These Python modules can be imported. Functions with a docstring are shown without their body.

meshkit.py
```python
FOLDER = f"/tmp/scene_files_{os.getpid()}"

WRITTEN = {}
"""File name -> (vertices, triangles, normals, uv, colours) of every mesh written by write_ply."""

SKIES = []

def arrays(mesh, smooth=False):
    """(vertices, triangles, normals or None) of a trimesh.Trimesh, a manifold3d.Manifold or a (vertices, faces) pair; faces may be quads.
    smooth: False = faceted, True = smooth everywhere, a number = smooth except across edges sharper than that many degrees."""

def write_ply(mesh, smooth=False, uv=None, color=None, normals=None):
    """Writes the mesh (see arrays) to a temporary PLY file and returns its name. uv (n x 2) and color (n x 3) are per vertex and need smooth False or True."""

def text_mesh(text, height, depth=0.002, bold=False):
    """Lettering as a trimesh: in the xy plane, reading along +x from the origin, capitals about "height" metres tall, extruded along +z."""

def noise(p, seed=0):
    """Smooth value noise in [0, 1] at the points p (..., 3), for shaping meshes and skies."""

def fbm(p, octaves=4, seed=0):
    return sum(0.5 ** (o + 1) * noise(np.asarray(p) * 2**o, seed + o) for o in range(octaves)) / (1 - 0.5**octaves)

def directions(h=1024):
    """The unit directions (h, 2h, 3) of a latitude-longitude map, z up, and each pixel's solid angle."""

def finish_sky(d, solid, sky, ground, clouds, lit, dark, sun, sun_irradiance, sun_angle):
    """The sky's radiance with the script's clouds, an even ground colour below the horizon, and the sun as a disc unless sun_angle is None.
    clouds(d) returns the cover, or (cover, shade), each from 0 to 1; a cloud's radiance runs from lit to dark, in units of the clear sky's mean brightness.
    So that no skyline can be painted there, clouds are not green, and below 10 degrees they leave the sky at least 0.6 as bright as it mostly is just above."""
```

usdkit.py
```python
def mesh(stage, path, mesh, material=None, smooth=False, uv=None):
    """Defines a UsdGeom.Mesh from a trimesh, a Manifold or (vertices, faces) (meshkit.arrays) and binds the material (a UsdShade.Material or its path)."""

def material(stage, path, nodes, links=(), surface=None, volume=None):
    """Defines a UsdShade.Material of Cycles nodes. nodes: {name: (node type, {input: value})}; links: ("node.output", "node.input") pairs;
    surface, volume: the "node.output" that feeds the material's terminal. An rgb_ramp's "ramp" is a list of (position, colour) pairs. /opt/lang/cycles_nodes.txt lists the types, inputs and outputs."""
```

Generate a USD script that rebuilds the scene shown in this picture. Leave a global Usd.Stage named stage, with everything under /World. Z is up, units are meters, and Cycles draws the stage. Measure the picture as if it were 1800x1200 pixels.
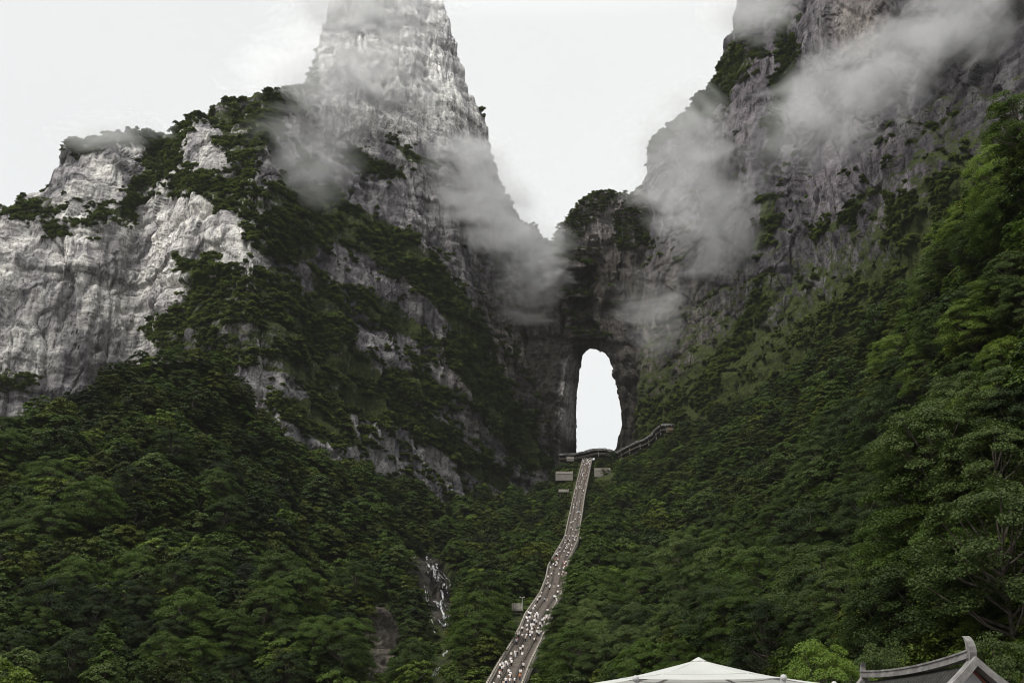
import math, random
import numpy as np, trimesh, manifold3d as mf, shapely
from scipy.interpolate import PchipInterpolator
from scipy.ndimage import gaussian_filter
from scipy.spatial import cKDTree
import usdkit
from meshkit import noise, fbm
from pxr import Usd, UsdGeom, UsdLux, UsdShade, Gf, Sdf, Vt

# ------------------------------------------------------------------ camera, sky, sun, exposure
stage = Usd.Stage.CreateInMemory()
UsdGeom.SetStageUpAxis(stage, 'Z'); UsdGeom.SetStageMetersPerUnit(stage, 1)
WORLD = UsdGeom.Xform.Define(stage, '/World'); UsdGeom.Scope.Define(stage, '/World/Looks')
PITCH, EYE, FPX = math.radians(22.0), 1.7, 1750.0
EXPOSURE = 1.9
SUN_AZ, SUN_EL = math.radians(-128), math.radians(52)          # direction towards the veiled sun: behind and left of the camera
cam = UsdGeom.Camera.Define(stage, '/World/camera')
cam.CreateFocalLengthAttr(35.0); cam.CreateHorizontalApertureAttr(36.0); cam.CreateClippingRangeAttr((0.1, 6000.0))
cam.CreateExposureAttr(EXPOSURE)
cam.AddTranslateOp().Set((0, 0, EYE)); cam.AddRotateXOp().Set(90 + math.degrees(PITCH))
M = lambda name, nodes, links=(), surface='p.BSDF', volume=None: usdkit.material(stage, '/World/Looks/' + name, nodes, links, surface=surface, volume=volume)
dome = UsdLux.DomeLight.Define(stage, '/World/sky')
K = 10 / 2 ** EXPOSURE
grey = lambda v: (v * K * .995, v * K * 1.0, v * K * .97)
sky_m = M('overcast_sky', {
    's': ('sky_texture', {'sky_type': 'single_scattering', 'sun_disc': False, 'sun_elevation': SUN_EL, 'sun_rotation': SUN_AZ}),
    'tc': ('texture_coordinate', {}), 'sep': ('separate_xyz', {}),
    'r': ('rgb_ramp', {'ramp': [(0, grey(.76)), (.3, grey(.85)), (.64, grey(.895)), (.8, grey(1.7)), (1, grey(2.9))]}),
    'n': ('noise_texture', {'scale': 1.6, 'detail': 4, 'roughness': .5}),
    'nr': ('rgb_ramp', {'ramp': [(.3, (.94, .94, .945)), (.7, (1.04, 1.04, 1.04))]}),
    'mul': ('mix', {'mix_type': 'multiply', 'fac': 1.0}), 'm': ('mix', {'fac': .95}), 'b': ('background_shader', {'strength': .1})},
    [('tc.generated', 'sep.vector'), ('tc.generated', 'n.vector'), ('n.fac', 'nr.fac'), ('sep.z', 'r.fac'), ('r.color', 'mul.color1'), ('nr.color', 'mul.color2'),
     ('s.color', 'm.color1'), ('mul.color', 'm.color2'), ('m.color', 'b.color')], surface='b.background')
UsdShade.MaterialBindingAPI.Apply(dome.GetPrim()).Bind(sky_m)
sun = UsdLux.DistantLight.Define(stage, '/World/sun')
sun.CreateIntensityAttr(.4); sun.CreateAngleAttr(28); sun.CreateNormalizeAttr(True); sun.CreateColorAttr((1, .97, .92))
sun.AddRotateZOp().Set(-math.degrees(SUN_AZ)); sun.AddRotateXOp().Set(-(90 - math.degrees(SUN_EL)))

# ------------------------------------------------------------------ helpers
R = np.random.default_rng(7)
CP, SP = math.cos(PITCH), math.sin(PITCH)


def at(px, py, Y):
    """The world point at distance Y (metres, level) that the lens sees at pixel px, py of the 1800 x 1200 photograph: how the survey points were measured."""
    cx, cy = (np.asarray(px, float) - 900) / FPX, (600 - np.asarray(py, float)) / FPX
    y, z = CP - cy * SP, SP + cy * CP
    return np.stack(np.broadcast_arrays(cx / y * Y, np.asarray(Y, float) + 0 * cx, z / y * Y + EYE), -1)


def pix(p):
    p = np.asarray(p, float); d = p - np.array([0, 0, EYE])
    f, u = d[..., 1] * CP + d[..., 2] * SP, d[..., 2] * CP - d[..., 1] * SP
    f = np.maximum(f, .1)
    return 900 + FPX * d[..., 0] / f, 600 - FPX * u / f


used = {}


def numbered(path):
    n = used.get(path, 0); used[path] = n + 1
    return path if n == 0 else f'{path}_{n:03d}'


def tag(prim, label=None, cat=None, group=None, kind=None):
    for k, v in (('label', label), ('category', cat), ('group', group), ('kind', kind)):
        if v: prim.SetCustomDataByKey(k, v)
    return prim


def obj(name, mesh, m, parent='/World', smooth=False):
    parent = str(parent.GetPath()) if hasattr(parent, 'GetPath') else parent
    return usdkit.mesh(stage, numbered(f'{parent}/{name}'), mesh, m, smooth).GetPrim()


def thing(name, label, cat, group=None, loc=(0, 0, 0), rz=0, scale=None):
    x = UsdGeom.Xform.Define(stage, numbered('/World/' + name))
    x.AddTranslateOp().Set(Gf.Vec3d(*map(float, loc)))
    if rz: x.AddRotateZOp().Set(float(rz))
    if scale is not None: x.AddScaleOp().Set(Gf.Vec3f(*map(float, np.broadcast_to(scale, 3))))
    return tag(x.GetPrim(), label, cat, group)


def ref(name, cls, label, cat, group, loc, rz, scale):
    p = thing(name, label, cat, group, loc, rz, scale)
    p.GetReferences().AddInternalReference(cls.GetPath()); p.SetInstanceable(True)
    return p


def instancer(name, protos, which, pos, rz, sc, label, cat):
    """Things nobody could count, as one object."""
    pi = UsdGeom.PointInstancer.Define(stage, numbered('/World/' + name))
    paths = []
    for k, build in enumerate(protos):
        x = UsdGeom.Xform.Define(stage, f'{pi.GetPath()}/kind_{"abcdefghij"[k]}'); build(x.GetPrim()); paths.append(x.GetPath())
    pi.CreatePrototypesRel().SetTargets(paths)
    pi.CreateProtoIndicesAttr(Vt.IntArray.FromNumpy(np.asarray(which, np.int32)))
    pi.CreatePositionsAttr(Vt.Vec3fArray.FromNumpy(np.asarray(pos, np.float32)))
    q = np.zeros((len(pos), 4), np.float32); q[:, 2] = np.sin(rz / 2); q[:, 3] = np.cos(rz / 2)          # x y z w
    pi.CreateOrientationsAttr(Vt.QuathArray.FromNumpy(q.astype(np.float16)))
    pi.CreateScalesAttr(Vt.Vec3fArray.FromNumpy(np.asarray(sc, np.float32)))
    return tag(pi.GetPrim(), label, cat, kind='stuff')


def box(c, s, rz=0.0):
    b = trimesh.creation.box(s)
    if rz: b.apply_transform(trimesh.transformations.rotation_matrix(rz, (0, 0, 1)))
    b.apply_translation(c)
    return b


def tube(pts, rad, sides=6):
    """A tapered tube along pts."""
    pts = np.asarray(pts, float); rad = np.broadcast_to(np.asarray(rad, float), len(pts))
    t = np.gradient(pts, axis=0); t /= np.linalg.norm(t, axis=1, keepdims=True) + 1e-9
    a = np.where(np.abs(t[:, 2:3]) > .9, [[1., 0, 0]], [[0, 0, 1.]])
    u = np.cross(t, a); u /= np.linalg.norm(u, axis=1, keepdims=True); w = np.cross(t, u)
    ang = np.arange(sides) * 2 * math.pi / sides
    v = pts[:, None] + rad[:, None, None] * (np.cos(ang)[None, :, None] * u[:, None] + np.sin(ang)[None, :, None] * w[:, None])
    n = len(pts); f = []
    for i in range(n - 1):
        for k in range(sides):
            a0, b0 = i * sides + k, i * sides + (k + 1) % sides
            f += [[a0, b0, b0 + sides], [a0, b0 + sides, a0 + sides]]
    v = np.vstack([v.reshape(-1, 3), pts[:1], pts[-1:]])
    for k in range(sides):
        f += [[n * sides, (k + 1) % sides, k], [n * sides + 1, (n - 1) * sides + k, (n - 1) * sides + (k + 1) % sides]]
    return trimesh.Trimesh(v, f, process=False)


cat = trimesh.util.concatenate


def loft(columns, m, n):
    """A smooth sheet through columns of survey points (each from its foot to its top)."""
    cols = []
    for c in columns:
        p = np.asarray(c, float); s = np.r_[0, np.cumsum(np.linalg.norm(np.diff(p, axis=0), axis=1))]
        cols.append(PchipInterpolator(s / s[-1], p)(np.linspace(0, 1, n)))
    cols = np.array(cols)
    s = np.r_[0, np.cumsum(np.linalg.norm(np.diff(cols, axis=0), axis=2).mean(1))]
    return PchipInterpolator(s / s[-1], cols, axis=0)(np.linspace(0, 1, m))


def normals(g):
    a, b = np.gradient(g, axis=0), np.gradient(g, axis=1)
    n = np.cross(a, b); n /= np.linalg.norm(n, axis=-1, keepdims=True) + 1e-9
    flip = (n * (np.array([0, 0, EYE]) - g)).sum(-1).mean() < 0
    return -n if flip else n


def grid_faces(m, n):
    i = np.arange(m * n).reshape(m, n)
    q = np.stack([i[:-1, :-1], i[1:, :-1], i[1:, 1:], i[:-1, 1:]], -1).reshape(-1, 4)
    return np.vstack([q[:, [0, 1, 2]], q[:, [0, 2, 3]]])


def prim_colour(prim, name, values):
    pv = UsdGeom.PrimvarsAPI(prim).CreatePrimvar(name, Sdf.ValueTypeNames.Color3fArray, 'vertex')
    pv.Set(Vt.Vec3fArray.FromNumpy(np.asarray(values, np.float32)))


def inside(polys, px, py):
    on = np.zeros(np.shape(px), bool)
    for p in polys: on |= shapely.contains_xy(shapely.Polygon(p).buffer(0), px, py)
    return on


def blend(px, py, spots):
    """Rock colours set at places of the wall, some whitened with painted light and cloud, blended between them."""
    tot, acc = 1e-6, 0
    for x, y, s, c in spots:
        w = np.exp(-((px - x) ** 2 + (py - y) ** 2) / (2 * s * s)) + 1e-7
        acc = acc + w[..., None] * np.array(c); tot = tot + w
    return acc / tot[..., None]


def facets(p, spacing, amp, tilt, seed, shear=0.0, tall=1.5):
    """Broken rock: the wall falls into angular blocks, each a plane of its own height and tilt."""
    rng = np.random.default_rng(seed)
    q = p.reshape(-1, 3)
    w = spacing * .3 * (np.stack([noise(q / (spacing * .9), seed + k) for k in (1, 2, 3)], -1) - .5)
    u = (q + w) * np.array([1, 1, 1 / tall]) + np.array([0, 0, 1]) * ((q[:, :1] * .8 + q[:, 1:2] * .6) * shear)
    cells = {}
    key = np.floor(u / spacing).astype(np.int64)
    key -= key.min(0); dims = key.max(0) + 1
    lin = np.unique((key[:, 0] * dims[1] + key[:, 1]) * dims[2] + key[:, 2])
    k3 = np.stack([lin // (dims[1] * dims[2]), lin // dims[2] % dims[1], lin % dims[2]], -1)
    seeds = (k3 + rng.random(k3.shape)) * spacing + np.floor(u.min(0) / spacing) * spacing
    _, i = cKDTree(seeds).query(u, workers=-1)
    h, g = rng.uniform(-1, 1, len(seeds)), rng.normal(0, 1, (len(seeds), 3))
    return (amp * h[i] + tilt * (g[i] * (u - seeds[i])).sum(1)).reshape(p.shape[:-1])


def rock_shift(p, big=1.0, seed=0, beds=1.0, shear=0.0):
    """How far a weathered limestone wall stands out from its mean plane: buttresses, flutes, beds, cracks, blocks."""
    x, y, z = p[..., 0], p[..., 1], p[..., 2]
    h = x * .85 + y * .55
    g = np.stack([x * .7 + y * .7, (y - x) * .7, z], -1)
    d = 18 * big * (fbm(g / np.array([80, 80, 150]), 3, seed) - .5)
    warp = fbm(g / 60, 3, seed + 9)
    h = h + shear * z
    fl = noise(np.stack([h / 17 + 2.5 * warp, h * 0 + 3, z / 120], -1), seed + 21)
    fl2 = noise(np.stack([h / 6 + 2 * warp, z / 40, h * 0], -1), seed + 22)
    d += 6 * (np.abs(fl * 2 - 1) - .5) + 2.6 * (np.abs(fl2 * 2 - 1) - .5)
    zz = z + 2.5 * warp + .08 * h
    on = np.clip(fbm(g / 45, 2, seed + 35) * 4 - 1.5, 0, 1)
    bed = noise(np.stack([h / 150, zz / 9, h * 0 + 7], -1), seed + 31)
    bed2 = noise(np.stack([h / 45, zz / 3.4, h * 0 + 4], -1), seed + 32)
    d += beds * (.35 + .65 * on) * (2.6 * (np.clip(bed * 6 - 2.5, 0, 1) - .5) + 0.8 * (np.clip(bed2 * 6 - 2.5, 0, 1) - .5))
    d -= beds * 1.1 * np.exp(-((noise(np.stack([h / 90, zz / 7, h * 0 + 2], -1), seed + 37) - .5) / .035) ** 2)
    d += facets(p, 38, 2.4, .05, seed + 1, shear, 2.6) + facets(p, 14, 1.5, .07, seed + 2, shear, 2.6) + facets(p, 5, .45, .09, seed + 3, shear, 1.3)
    d += 1.5 * (fbm(g * [1, 1, .45] / 4.5, 3, seed + 51) - .5) + 1.5 * (np.abs(2 * noise(np.stack([h / 2.6, z / 16, h * 0], -1), seed + 52) - 1) - .5)
    cr = np.abs(noise(np.stack([h / 20 + 1.5 * warp, z / 80, warp], -1), seed + 61) - .5)
    cr2 = np.abs(noise(np.stack([h / 8 + .6 * warp, z / 55, warp * 2], -1), seed + 62) - .5)
    return d - 3.0 * np.exp(-(cr / .015) ** 2) - 1.5 * np.exp(-(cr2 / .03) ** 2)


# ------------------------------------------------------------------ materials
rock_m = M('limestone', {
    'a': ('attribute', {'attribute': 'tint'}), 'mo': ('attribute', {'attribute': 'moss'}), 'g': ('geometry', {}),
    'mp': ('mapping', {'scale': (.20, .20, .016)}), 'n1': ('noise_texture', {'scale': 1.0, 'detail': 8, 'roughness': .68, 'distortion': .5}),
    'r1': ('rgb_ramp', {'ramp': [(.33, (.26, .255, .27)), (.46, (.78, .77, .785)), (.58, (1.12, 1.11, 1.09)), (.72, (1.35, 1.34, 1.3))]}),
    'mp2': ('mapping', {'rotation': (.12, .10, 0), 'scale': (.05, .05, .27)}), 'n2': ('noise_texture', {'scale': 1.0, 'detail': 9, 'roughness': .74, 'distortion': 1.6}),
    'r2': ('rgb_ramp', {'ramp': [(.40, (.25, .245, .25)), (.475, (.85, .85, .85)), (.65, (1.15, 1.14, 1.12))]}),
    'n3': ('noise_texture', {'scale': .55, 'detail': 8, 'roughness': .75}), 'n4': ('noise_texture', {'scale': .12, 'detail': 8, 'roughness': .72}),
    'mp5': ('mapping', {'scale': (.42, .42, .20)}), 'n5': ('noise_texture', {'scale': 1.0, 'detail': 7, 'roughness': .7, 'distortion': 1.5}), 'r5': ('rgb_ramp', {'ramp': [(.40, (.14, .135, .14)), (.475, (.92, .92, .92)), (.7, (1.12, 1.12, 1.12))]}),
    'x1': ('mix', {'mix_type': 'multiply', 'fac': .95}), 'x2': ('mix', {'mix_type': 'multiply', 'fac': .55}), 'x5': ('mix', {'mix_type': 'multiply', 'fac': .7}),
    'ma': ('math', {'math_type': 'add'}), 'ms': ('map_range', {'from_min': .98, 'from_max': 1.10, 'clamp': True}),
    'mc': ('rgb_ramp', {'ramp': [(.35, (.012, .018, .004)), (.65, (.042, .054, .011))]}), 'x3': ('mix', {}),
    'bm': ('bump', {'strength': .9, 'distance': 2.4}), 'bm2': ('bump', {'strength': .8, 'distance': 1.6}),
    'p': ('principled_bsdf', {'roughness': .92, 'specular_ior_level': .12})},
    [('g.position', 'mp.vector'), ('mp.vector', 'n1.vector'), ('n1.fac', 'r1.fac'), ('g.position', 'mp2.vector'), ('mp2.vector', 'n2.vector'), ('n2.fac', 'r2.fac'),
     ('g.position', 'mp5.vector'), ('mp5.vector', 'n5.vector'), ('n5.fac', 'r5.fac'),
     ('g.position', 'n3.vector'), ('g.position', 'n4.vector'), ('a.color', 'x1.color1'), ('r1.color', 'x1.color2'), ('x1.color', 'x2.color1'), ('r2.color', 'x2.color2'),
     ('x2.color', 'x5.color1'), ('r5.color', 'x5.color2'),
     ('mo.fac', 'ma.value1'), ('n4.fac', 'ma.value2'), ('ma.value', 'ms.value'), ('n3.fac', 'mc.fac'), ('ms.result', 'x3.fac'), ('x5.color', 'x3.color1'), ('mc.color', 'x3.color2'),
     ('x3.color', 'p.base_color'), ('n5.fac', 'bm2.height'), ('bm2.normal', 'bm.normal'), ('n3.fac', 'bm.height'), ('bm.normal', 'p.normal')])


def leaf_material(name, dark, light, scale=.03):
    return M(name, {
        'g': ('geometry', {}), 'oi': ('object_info', {}), 'n': ('noise_texture', {'scale': scale, 'detail': 3, 'roughness': .6}), 'n2': ('noise_texture', {'scale': .9, 'detail': 2}),
        'a': ('math', {'math_type': 'multiply_add', 'value2': .55, 'value3': -.12}), 'b': ('math', {'math_type': 'multiply_add', 'value2': .5}), 'c': ('math', {'math_type': 'multiply_add', 'value2': .3}),
        'r': ('rgb_ramp', {'ramp': [(.25, dark), (.75, light)]}),
        'p': ('principled_bsdf', {'roughness': .6, 'specular_ior_level': .12}), 't': ('translucent_bsdf', {}), 'm': ('mix_closure', {'fac': .32})},
        [('g.position', 'n.vector'), ('g.position', 'n2.vector'), ('n.fac', 'a.value1'), ('oi.random', 'b.value1'), ('a.value', 'b.value3'), ('n2.fac', 'c.value1'), ('b.value', 'c.value3'),
         ('c.value', 'r.fac'), ('r.color', 'p.base_color'), ('r.color', 't.color'), ('p.BSDF', 'm.closure1'), ('t.BSDF', 'm.closure2')], surface='m.closure')


leaf_m = leaf_material('forest_leaves', (.004, .009, .001), (.034, .058, .006))
leaf_dark_m = leaf_material('shrub_leaves', (.018, .031, .003), (.072, .102, .014))
leaf_pale_m = leaf_material('pale_leaves', (.013, .024, .005), (.048, .070, .015))
leaf_bright_m = leaf_material('bright_leaves', (.034, .064, .008), (.095, .14, .02), .2)
leaf_fresh_m = leaf_material('fresh_leaves', (.026, .048, .005), (.078, .112, .014), .08)
leaf_olive_m = leaf_material('olive_leaves', (.010, .015, .002), (.052, .066, .007))
bark_m = M('bark', {'g': ('geometry', {}), 'n': ('noise_texture', {'scale': 3, 'detail': 5}), 'r': ('rgb_ramp', {'ramp': [(.3, (.025, .02, .016)), (.7, (.075, .065, .055))]}), 'p': ('principled_bsdf', {'roughness': .9, 'specular_ior_level': .1})},
           [('g.position', 'n.vector'), ('n.fac', 'r.fac'), ('r.color', 'p.base_color')])


def speckled(name, a, b, scale, rough=.85, bump=0, spec=.2):
    nodes = {'g': ('geometry', {}), 'n': ('noise_texture', {'scale': scale, 'detail': 6, 'roughness': .65}), 'r': ('rgb_ramp', {'ramp': [(.32, a), (.68, b)]}),
             'p': ('principled_bsdf', {'roughness': rough, 'specular_ior_level': spec})}
    links = [('g.position', 'n.vector'), ('n.fac', 'r.fac'), ('r.color', 'p.base_color')]
    if bump:
        nodes['bm'] = ('bump', {'strength': .6, 'distance': bump}); links += [('n.fac', 'bm.height'), ('bm.normal', 'p.normal')]
    return M(name, nodes, links)


soil_m = speckled('undergrowth', (.012, .016, .006), (.035, .042, .014), .5, bump=.4, spec=.05)
floor_m = speckled('plaza_paving', (.12, .115, .105), (.2, .19, .175), 1.5)
step_m = speckled('worn_step_stone', (.085, .072, .062), (.15, .13, .112), .6)
stone_m = speckled('carved_stone', (.16, .145, .125), (.28, .255, .22), 1.2)
wall_m = speckled('terrace_stone', (.085, .08, .07), (.16, .148, .13), .8)
roofrock_m = speckled('gallery_roof_rock', (.02, .019, .018), (.11, .105, .10), .9, bump=.3)
darkwood_m = speckled('dark_timber', (.03, .026, .022), (.06, .05, .04), 2)
metal_m = speckled('grey_metal', (.22, .22, .22), (.32, .32, .32), 5, .5)

# ------------------------------------------------------------------ terrain
GREY, DARK, PALE, WARM, BROWN, MID = (.18, .170, .178), (.10, .096, .10), (.60, .59, .565), (.24, .215, .185), (.062, .055, .047), (.27, .262, .264)


def mountain(name, columns, m, n, spots, mossy, seed, big=1.0, beds=1.0, shear=0.0):
    g = loft([at(*np.array(c, float).T) for c in columns], m, n)
    nm = normals(g)
    d = rock_shift(g, big, seed, beds, shear)
    d = gaussian_filter(d, .5)
    g = g + nm * d[..., None]
    top = g[:, -1]
    away = top * [1, 1, 0]; away /= np.linalg.norm(away, axis=1, keepdims=True)
    ext = [top + away * (10 * k + 3 * k * k) + np.array([0, 0, -2.2 * k * k]) + (fbm(top / 12 + k, 3) - .5)[:, None] * np.array([2, 6, 7]) for k in range(1, 9)]
    ext.append(np.c_[(ext[-1] + away * 60)[:, :2], np.full(m, -5.)])
    g = np.concatenate([g, np.stack(ext, 1)], 1)
    px, py = pix(g)
    w = 46 * (fbm(g / 28, 3, seed + 71) - .5)
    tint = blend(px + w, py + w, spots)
    tint = tint * (.62 + .76 * fbm(g / np.array([10, 10, 45]), 4, seed + 81))[..., None]
    x_, y_, z_ = g[..., 0], g[..., 1], g[..., 2]
    hh = x_ * .85 + y_ * .55 + shear * z_
    zz = z_ + .08 * hh + 3 * (fbm(g / 50, 2, seed + 9) - .5)
    layer = noise(np.stack([hh / 90, zz / 6.5, hh * 0 + 5], -1), seed + 91)
    joint = np.exp(-((noise(np.stack([hh / 130, zz / 8, hh * 0 + 2], -1), seed + 92) - .5) / .05) ** 2) * np.clip(fbm(g / 22, 2, seed + 93) * 3 - .9, 0, 1)
    stain = np.clip((fbm(g / np.array([16, 16, 70]), 4, seed + 94) - .5) * 5 + .25, 0, 1)
    tint = tint * (1 + beds * (.42 * (layer - .5)) - beds * .5 * joint)[..., None]
    stain = stain * (1 - .8 * np.exp(-((px - 690) / 110) ** 2 - ((py - 60) / 130) ** 2))  # stains thinned on the summit, which is whitened as if by cloud
    tint = tint * (1 - stain[..., None] * np.array([.52, .53, .49]))
    n2 = normals(g)
    moss = mossy(px, py, g, n2)
    prim = obj(name, (g.reshape(-1, 3), grid_faces(*g.shape[:2])), rock_m)
    prim_colour(prim, 'tint', tint.reshape(-1, 3)); prim_colour(prim, 'moss', np.repeat(moss.reshape(-1, 1), 3, 1))
    tag(prim, kind='structure')
    return g, n2


LEFT_GREEN = [
    [(112, 250), (200, 205), (280, 222), (272, 246), (200, 252), (130, 268)],
    [(275, 222), (348, 192), (322, 250), (302, 300), (262, 342), (215, 398), (175, 412), (138, 396), (150, 378), (210, 362), (254, 292), (255, 250)],
    [(333, 198), (385, 162), (480, 150), (540, 183), (500, 200), (482, 250), (440, 278), (400, 262), (380, 215)],
    [(370, 240), (400, 240), (442, 275), (437, 322), (418, 280)],
    [(288, 328), (310, 298), (360, 300), (400, 318), (447, 328), (452, 388), (410, 372), (365, 352), (330, 332), (300, 346)],
    [(430, 385), (450, 330), (490, 318), (535, 308), (592, 343), (642, 372), (692, 392), (742, 428), (792, 488), (832, 538), (864, 600), (852, 640), (800, 582), (750, 524), (700, 484), (650, 452), (600, 432), (560, 424), (540, 452), (500, 464), (450, 442)],
    [(318, 466), (370, 452), (432, 470), (484, 470), (522, 500), (562, 560), (592, 620), (602, 684), (560, 692), (500, 654), (440, 644), (380, 642), (296, 622), (266, 582), (300, 540), (342, 530), (308, 490)],
    [(545, 455), (602, 520), (622, 600), (702, 690), (802, 762), (882, 830), (905, 866), (850, 852), (760, 782), (680, 742), (602, 722), (560, 692), (580, 620), (550, 540)],
    [(628, 500), (700, 538), (764, 590), (742, 604), (690, 582), (650, 562), (616, 522)],
    [(800, 560), (856, 622), (906, 700), (955, 790), (990, 825), (920, 824), (870, 764), (828, 692), (788, 640)],
    [(580, 262), (640, 268), (684, 288), (714, 318), (640, 302)], [(690, 248), (764, 288), (720, 288)], [(520, 250), (560, 290), (600, 330), (540, 310)],
    [(4, 368), (60, 342), (124, 358), (100, 372), (30, 388)], [(0, 645), (64, 658), (40, 684), (-40, 680)], [(90, 390), (115, 395), (110, 415), (92, 410)],
    [(470, 700), (560, 700), (620, 740), (640, 790), (560, 770), (500, 740)], [(690, 640), (760, 660), (800, 700), (760, 720), (700, 690)],
]
RIGHT_GREEN = [
    [(1140, 242), (1180, 210), (1230, 165), (1262, 95), (1312, 55), (1345, 90), (1300, 130), (1262, 200), (1200, 214), (1150, 260)],
    [(1372, -40), (1398, 60), (1388, 180), (1372, 240), (1350, 305), (1342, 262), (1362, 180), (1366, 80)],
    [(1338, 350), (1372, 330), (1352, 424), (1326, 444)], [(1085, 366), (1132, 378), (1142, 422), (1100, 444), (1072, 430)],
    [(1460, 390), (1530, 330), (1550, 342), (1490, 388), (1440, 420)], [(1300, 560), (1345, 500), (1365, 520), (1320, 600), (1262, 690), (1225, 720), (1240, 660)],
    [(1120, 740), (1160, 690), (1200, 700), (1200, 770), (1140, 790)], [(1440, 560), (1500, 500), (1560, 490), (1500, 580), (1400, 650), (1340, 680), (1380, 620)],
    [(1640, 330), (1700, 280), (1720, 330), (1640, 430)], [(1560, 360), (1600, 340), (1610, 420), (1580, 450)],
]
LM = [
    [(-350, 900, 560), (-350, 600, 590), (-350, 450, 620), (-340, 400, 650)],
    [(-120, 900, 580), (-120, 600, 600), (-110, 440, 630), (-100, 395, 660)],
    [(20, 900, 590), (20, 600, 610), (20, 440, 635), (25, 352, 665)],
    [(80, 900, 596), (80, 600, 616), (80, 400, 640), (85, 300, 675)],
    [(125, 900, 600), (120, 600, 620), (120, 400, 640), (122, 250, 690)],
    [(190, 900, 605), (190, 600, 625), (195, 380, 650), (200, 226, 700)],
    [(235, 900, 612), (228, 620, 632), (248, 400, 668), (275, 234, 738)],
    [(300, 900, 556), (285, 640, 574), (318, 400, 600), (345, 200, 665)],
    [(370, 920, 530), (360, 660, 552), (380, 400, 580), (392, 280, 620), (395, 175, 680)],
    [(430, 950, 512), (430, 700, 535), (430, 420, 565), (440, 300, 600), (455, 162, 690)],
    [(540, 950, 534), (540, 700, 572), (540, 450, 625), (540, 300, 685), (536, 146, 765)],
    [(580, 950, 546), (580, 700, 590), (584, 450, 648), (590, 300, 705), (566, 40, 805)],
    [(640, 950, 570), (640, 700, 620), (645, 450, 680), (650, 300, 728), (622, -70, 830)],
    [(715, 950, 606), (715, 700, 656), (715, 450, 710), (720, 250, 765), (720, 100, 805), (702, -110, 850)],
    [(760, 950, 630), (760, 700, 678), (760, 480, 724), (758, 300, 770), (764, -5, 845)],
    [(790, 950, 645), (790, 700, 694), (795, 500, 738), (792, 300, 778), (798, 70, 840)],
    [(815, 950, 660), (815, 700, 710), (818, 500, 752), (815, 350, 790), (824, 165, 845)],
    [(850, 950, 690), (850, 700, 738), (850, 500, 778), (860, 240, 850)],
    [(915, 950, 738), (915, 700, 782), (915, 520, 818), (900, 362, 872)],
    [(962, 950, 778), (962, 700, 818), (964, 550, 842), (968, 420, 892)],
    [(985, 950, 868), (990, 700, 905), (990, 550, 925), (985, 432, 960)],
]
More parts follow.
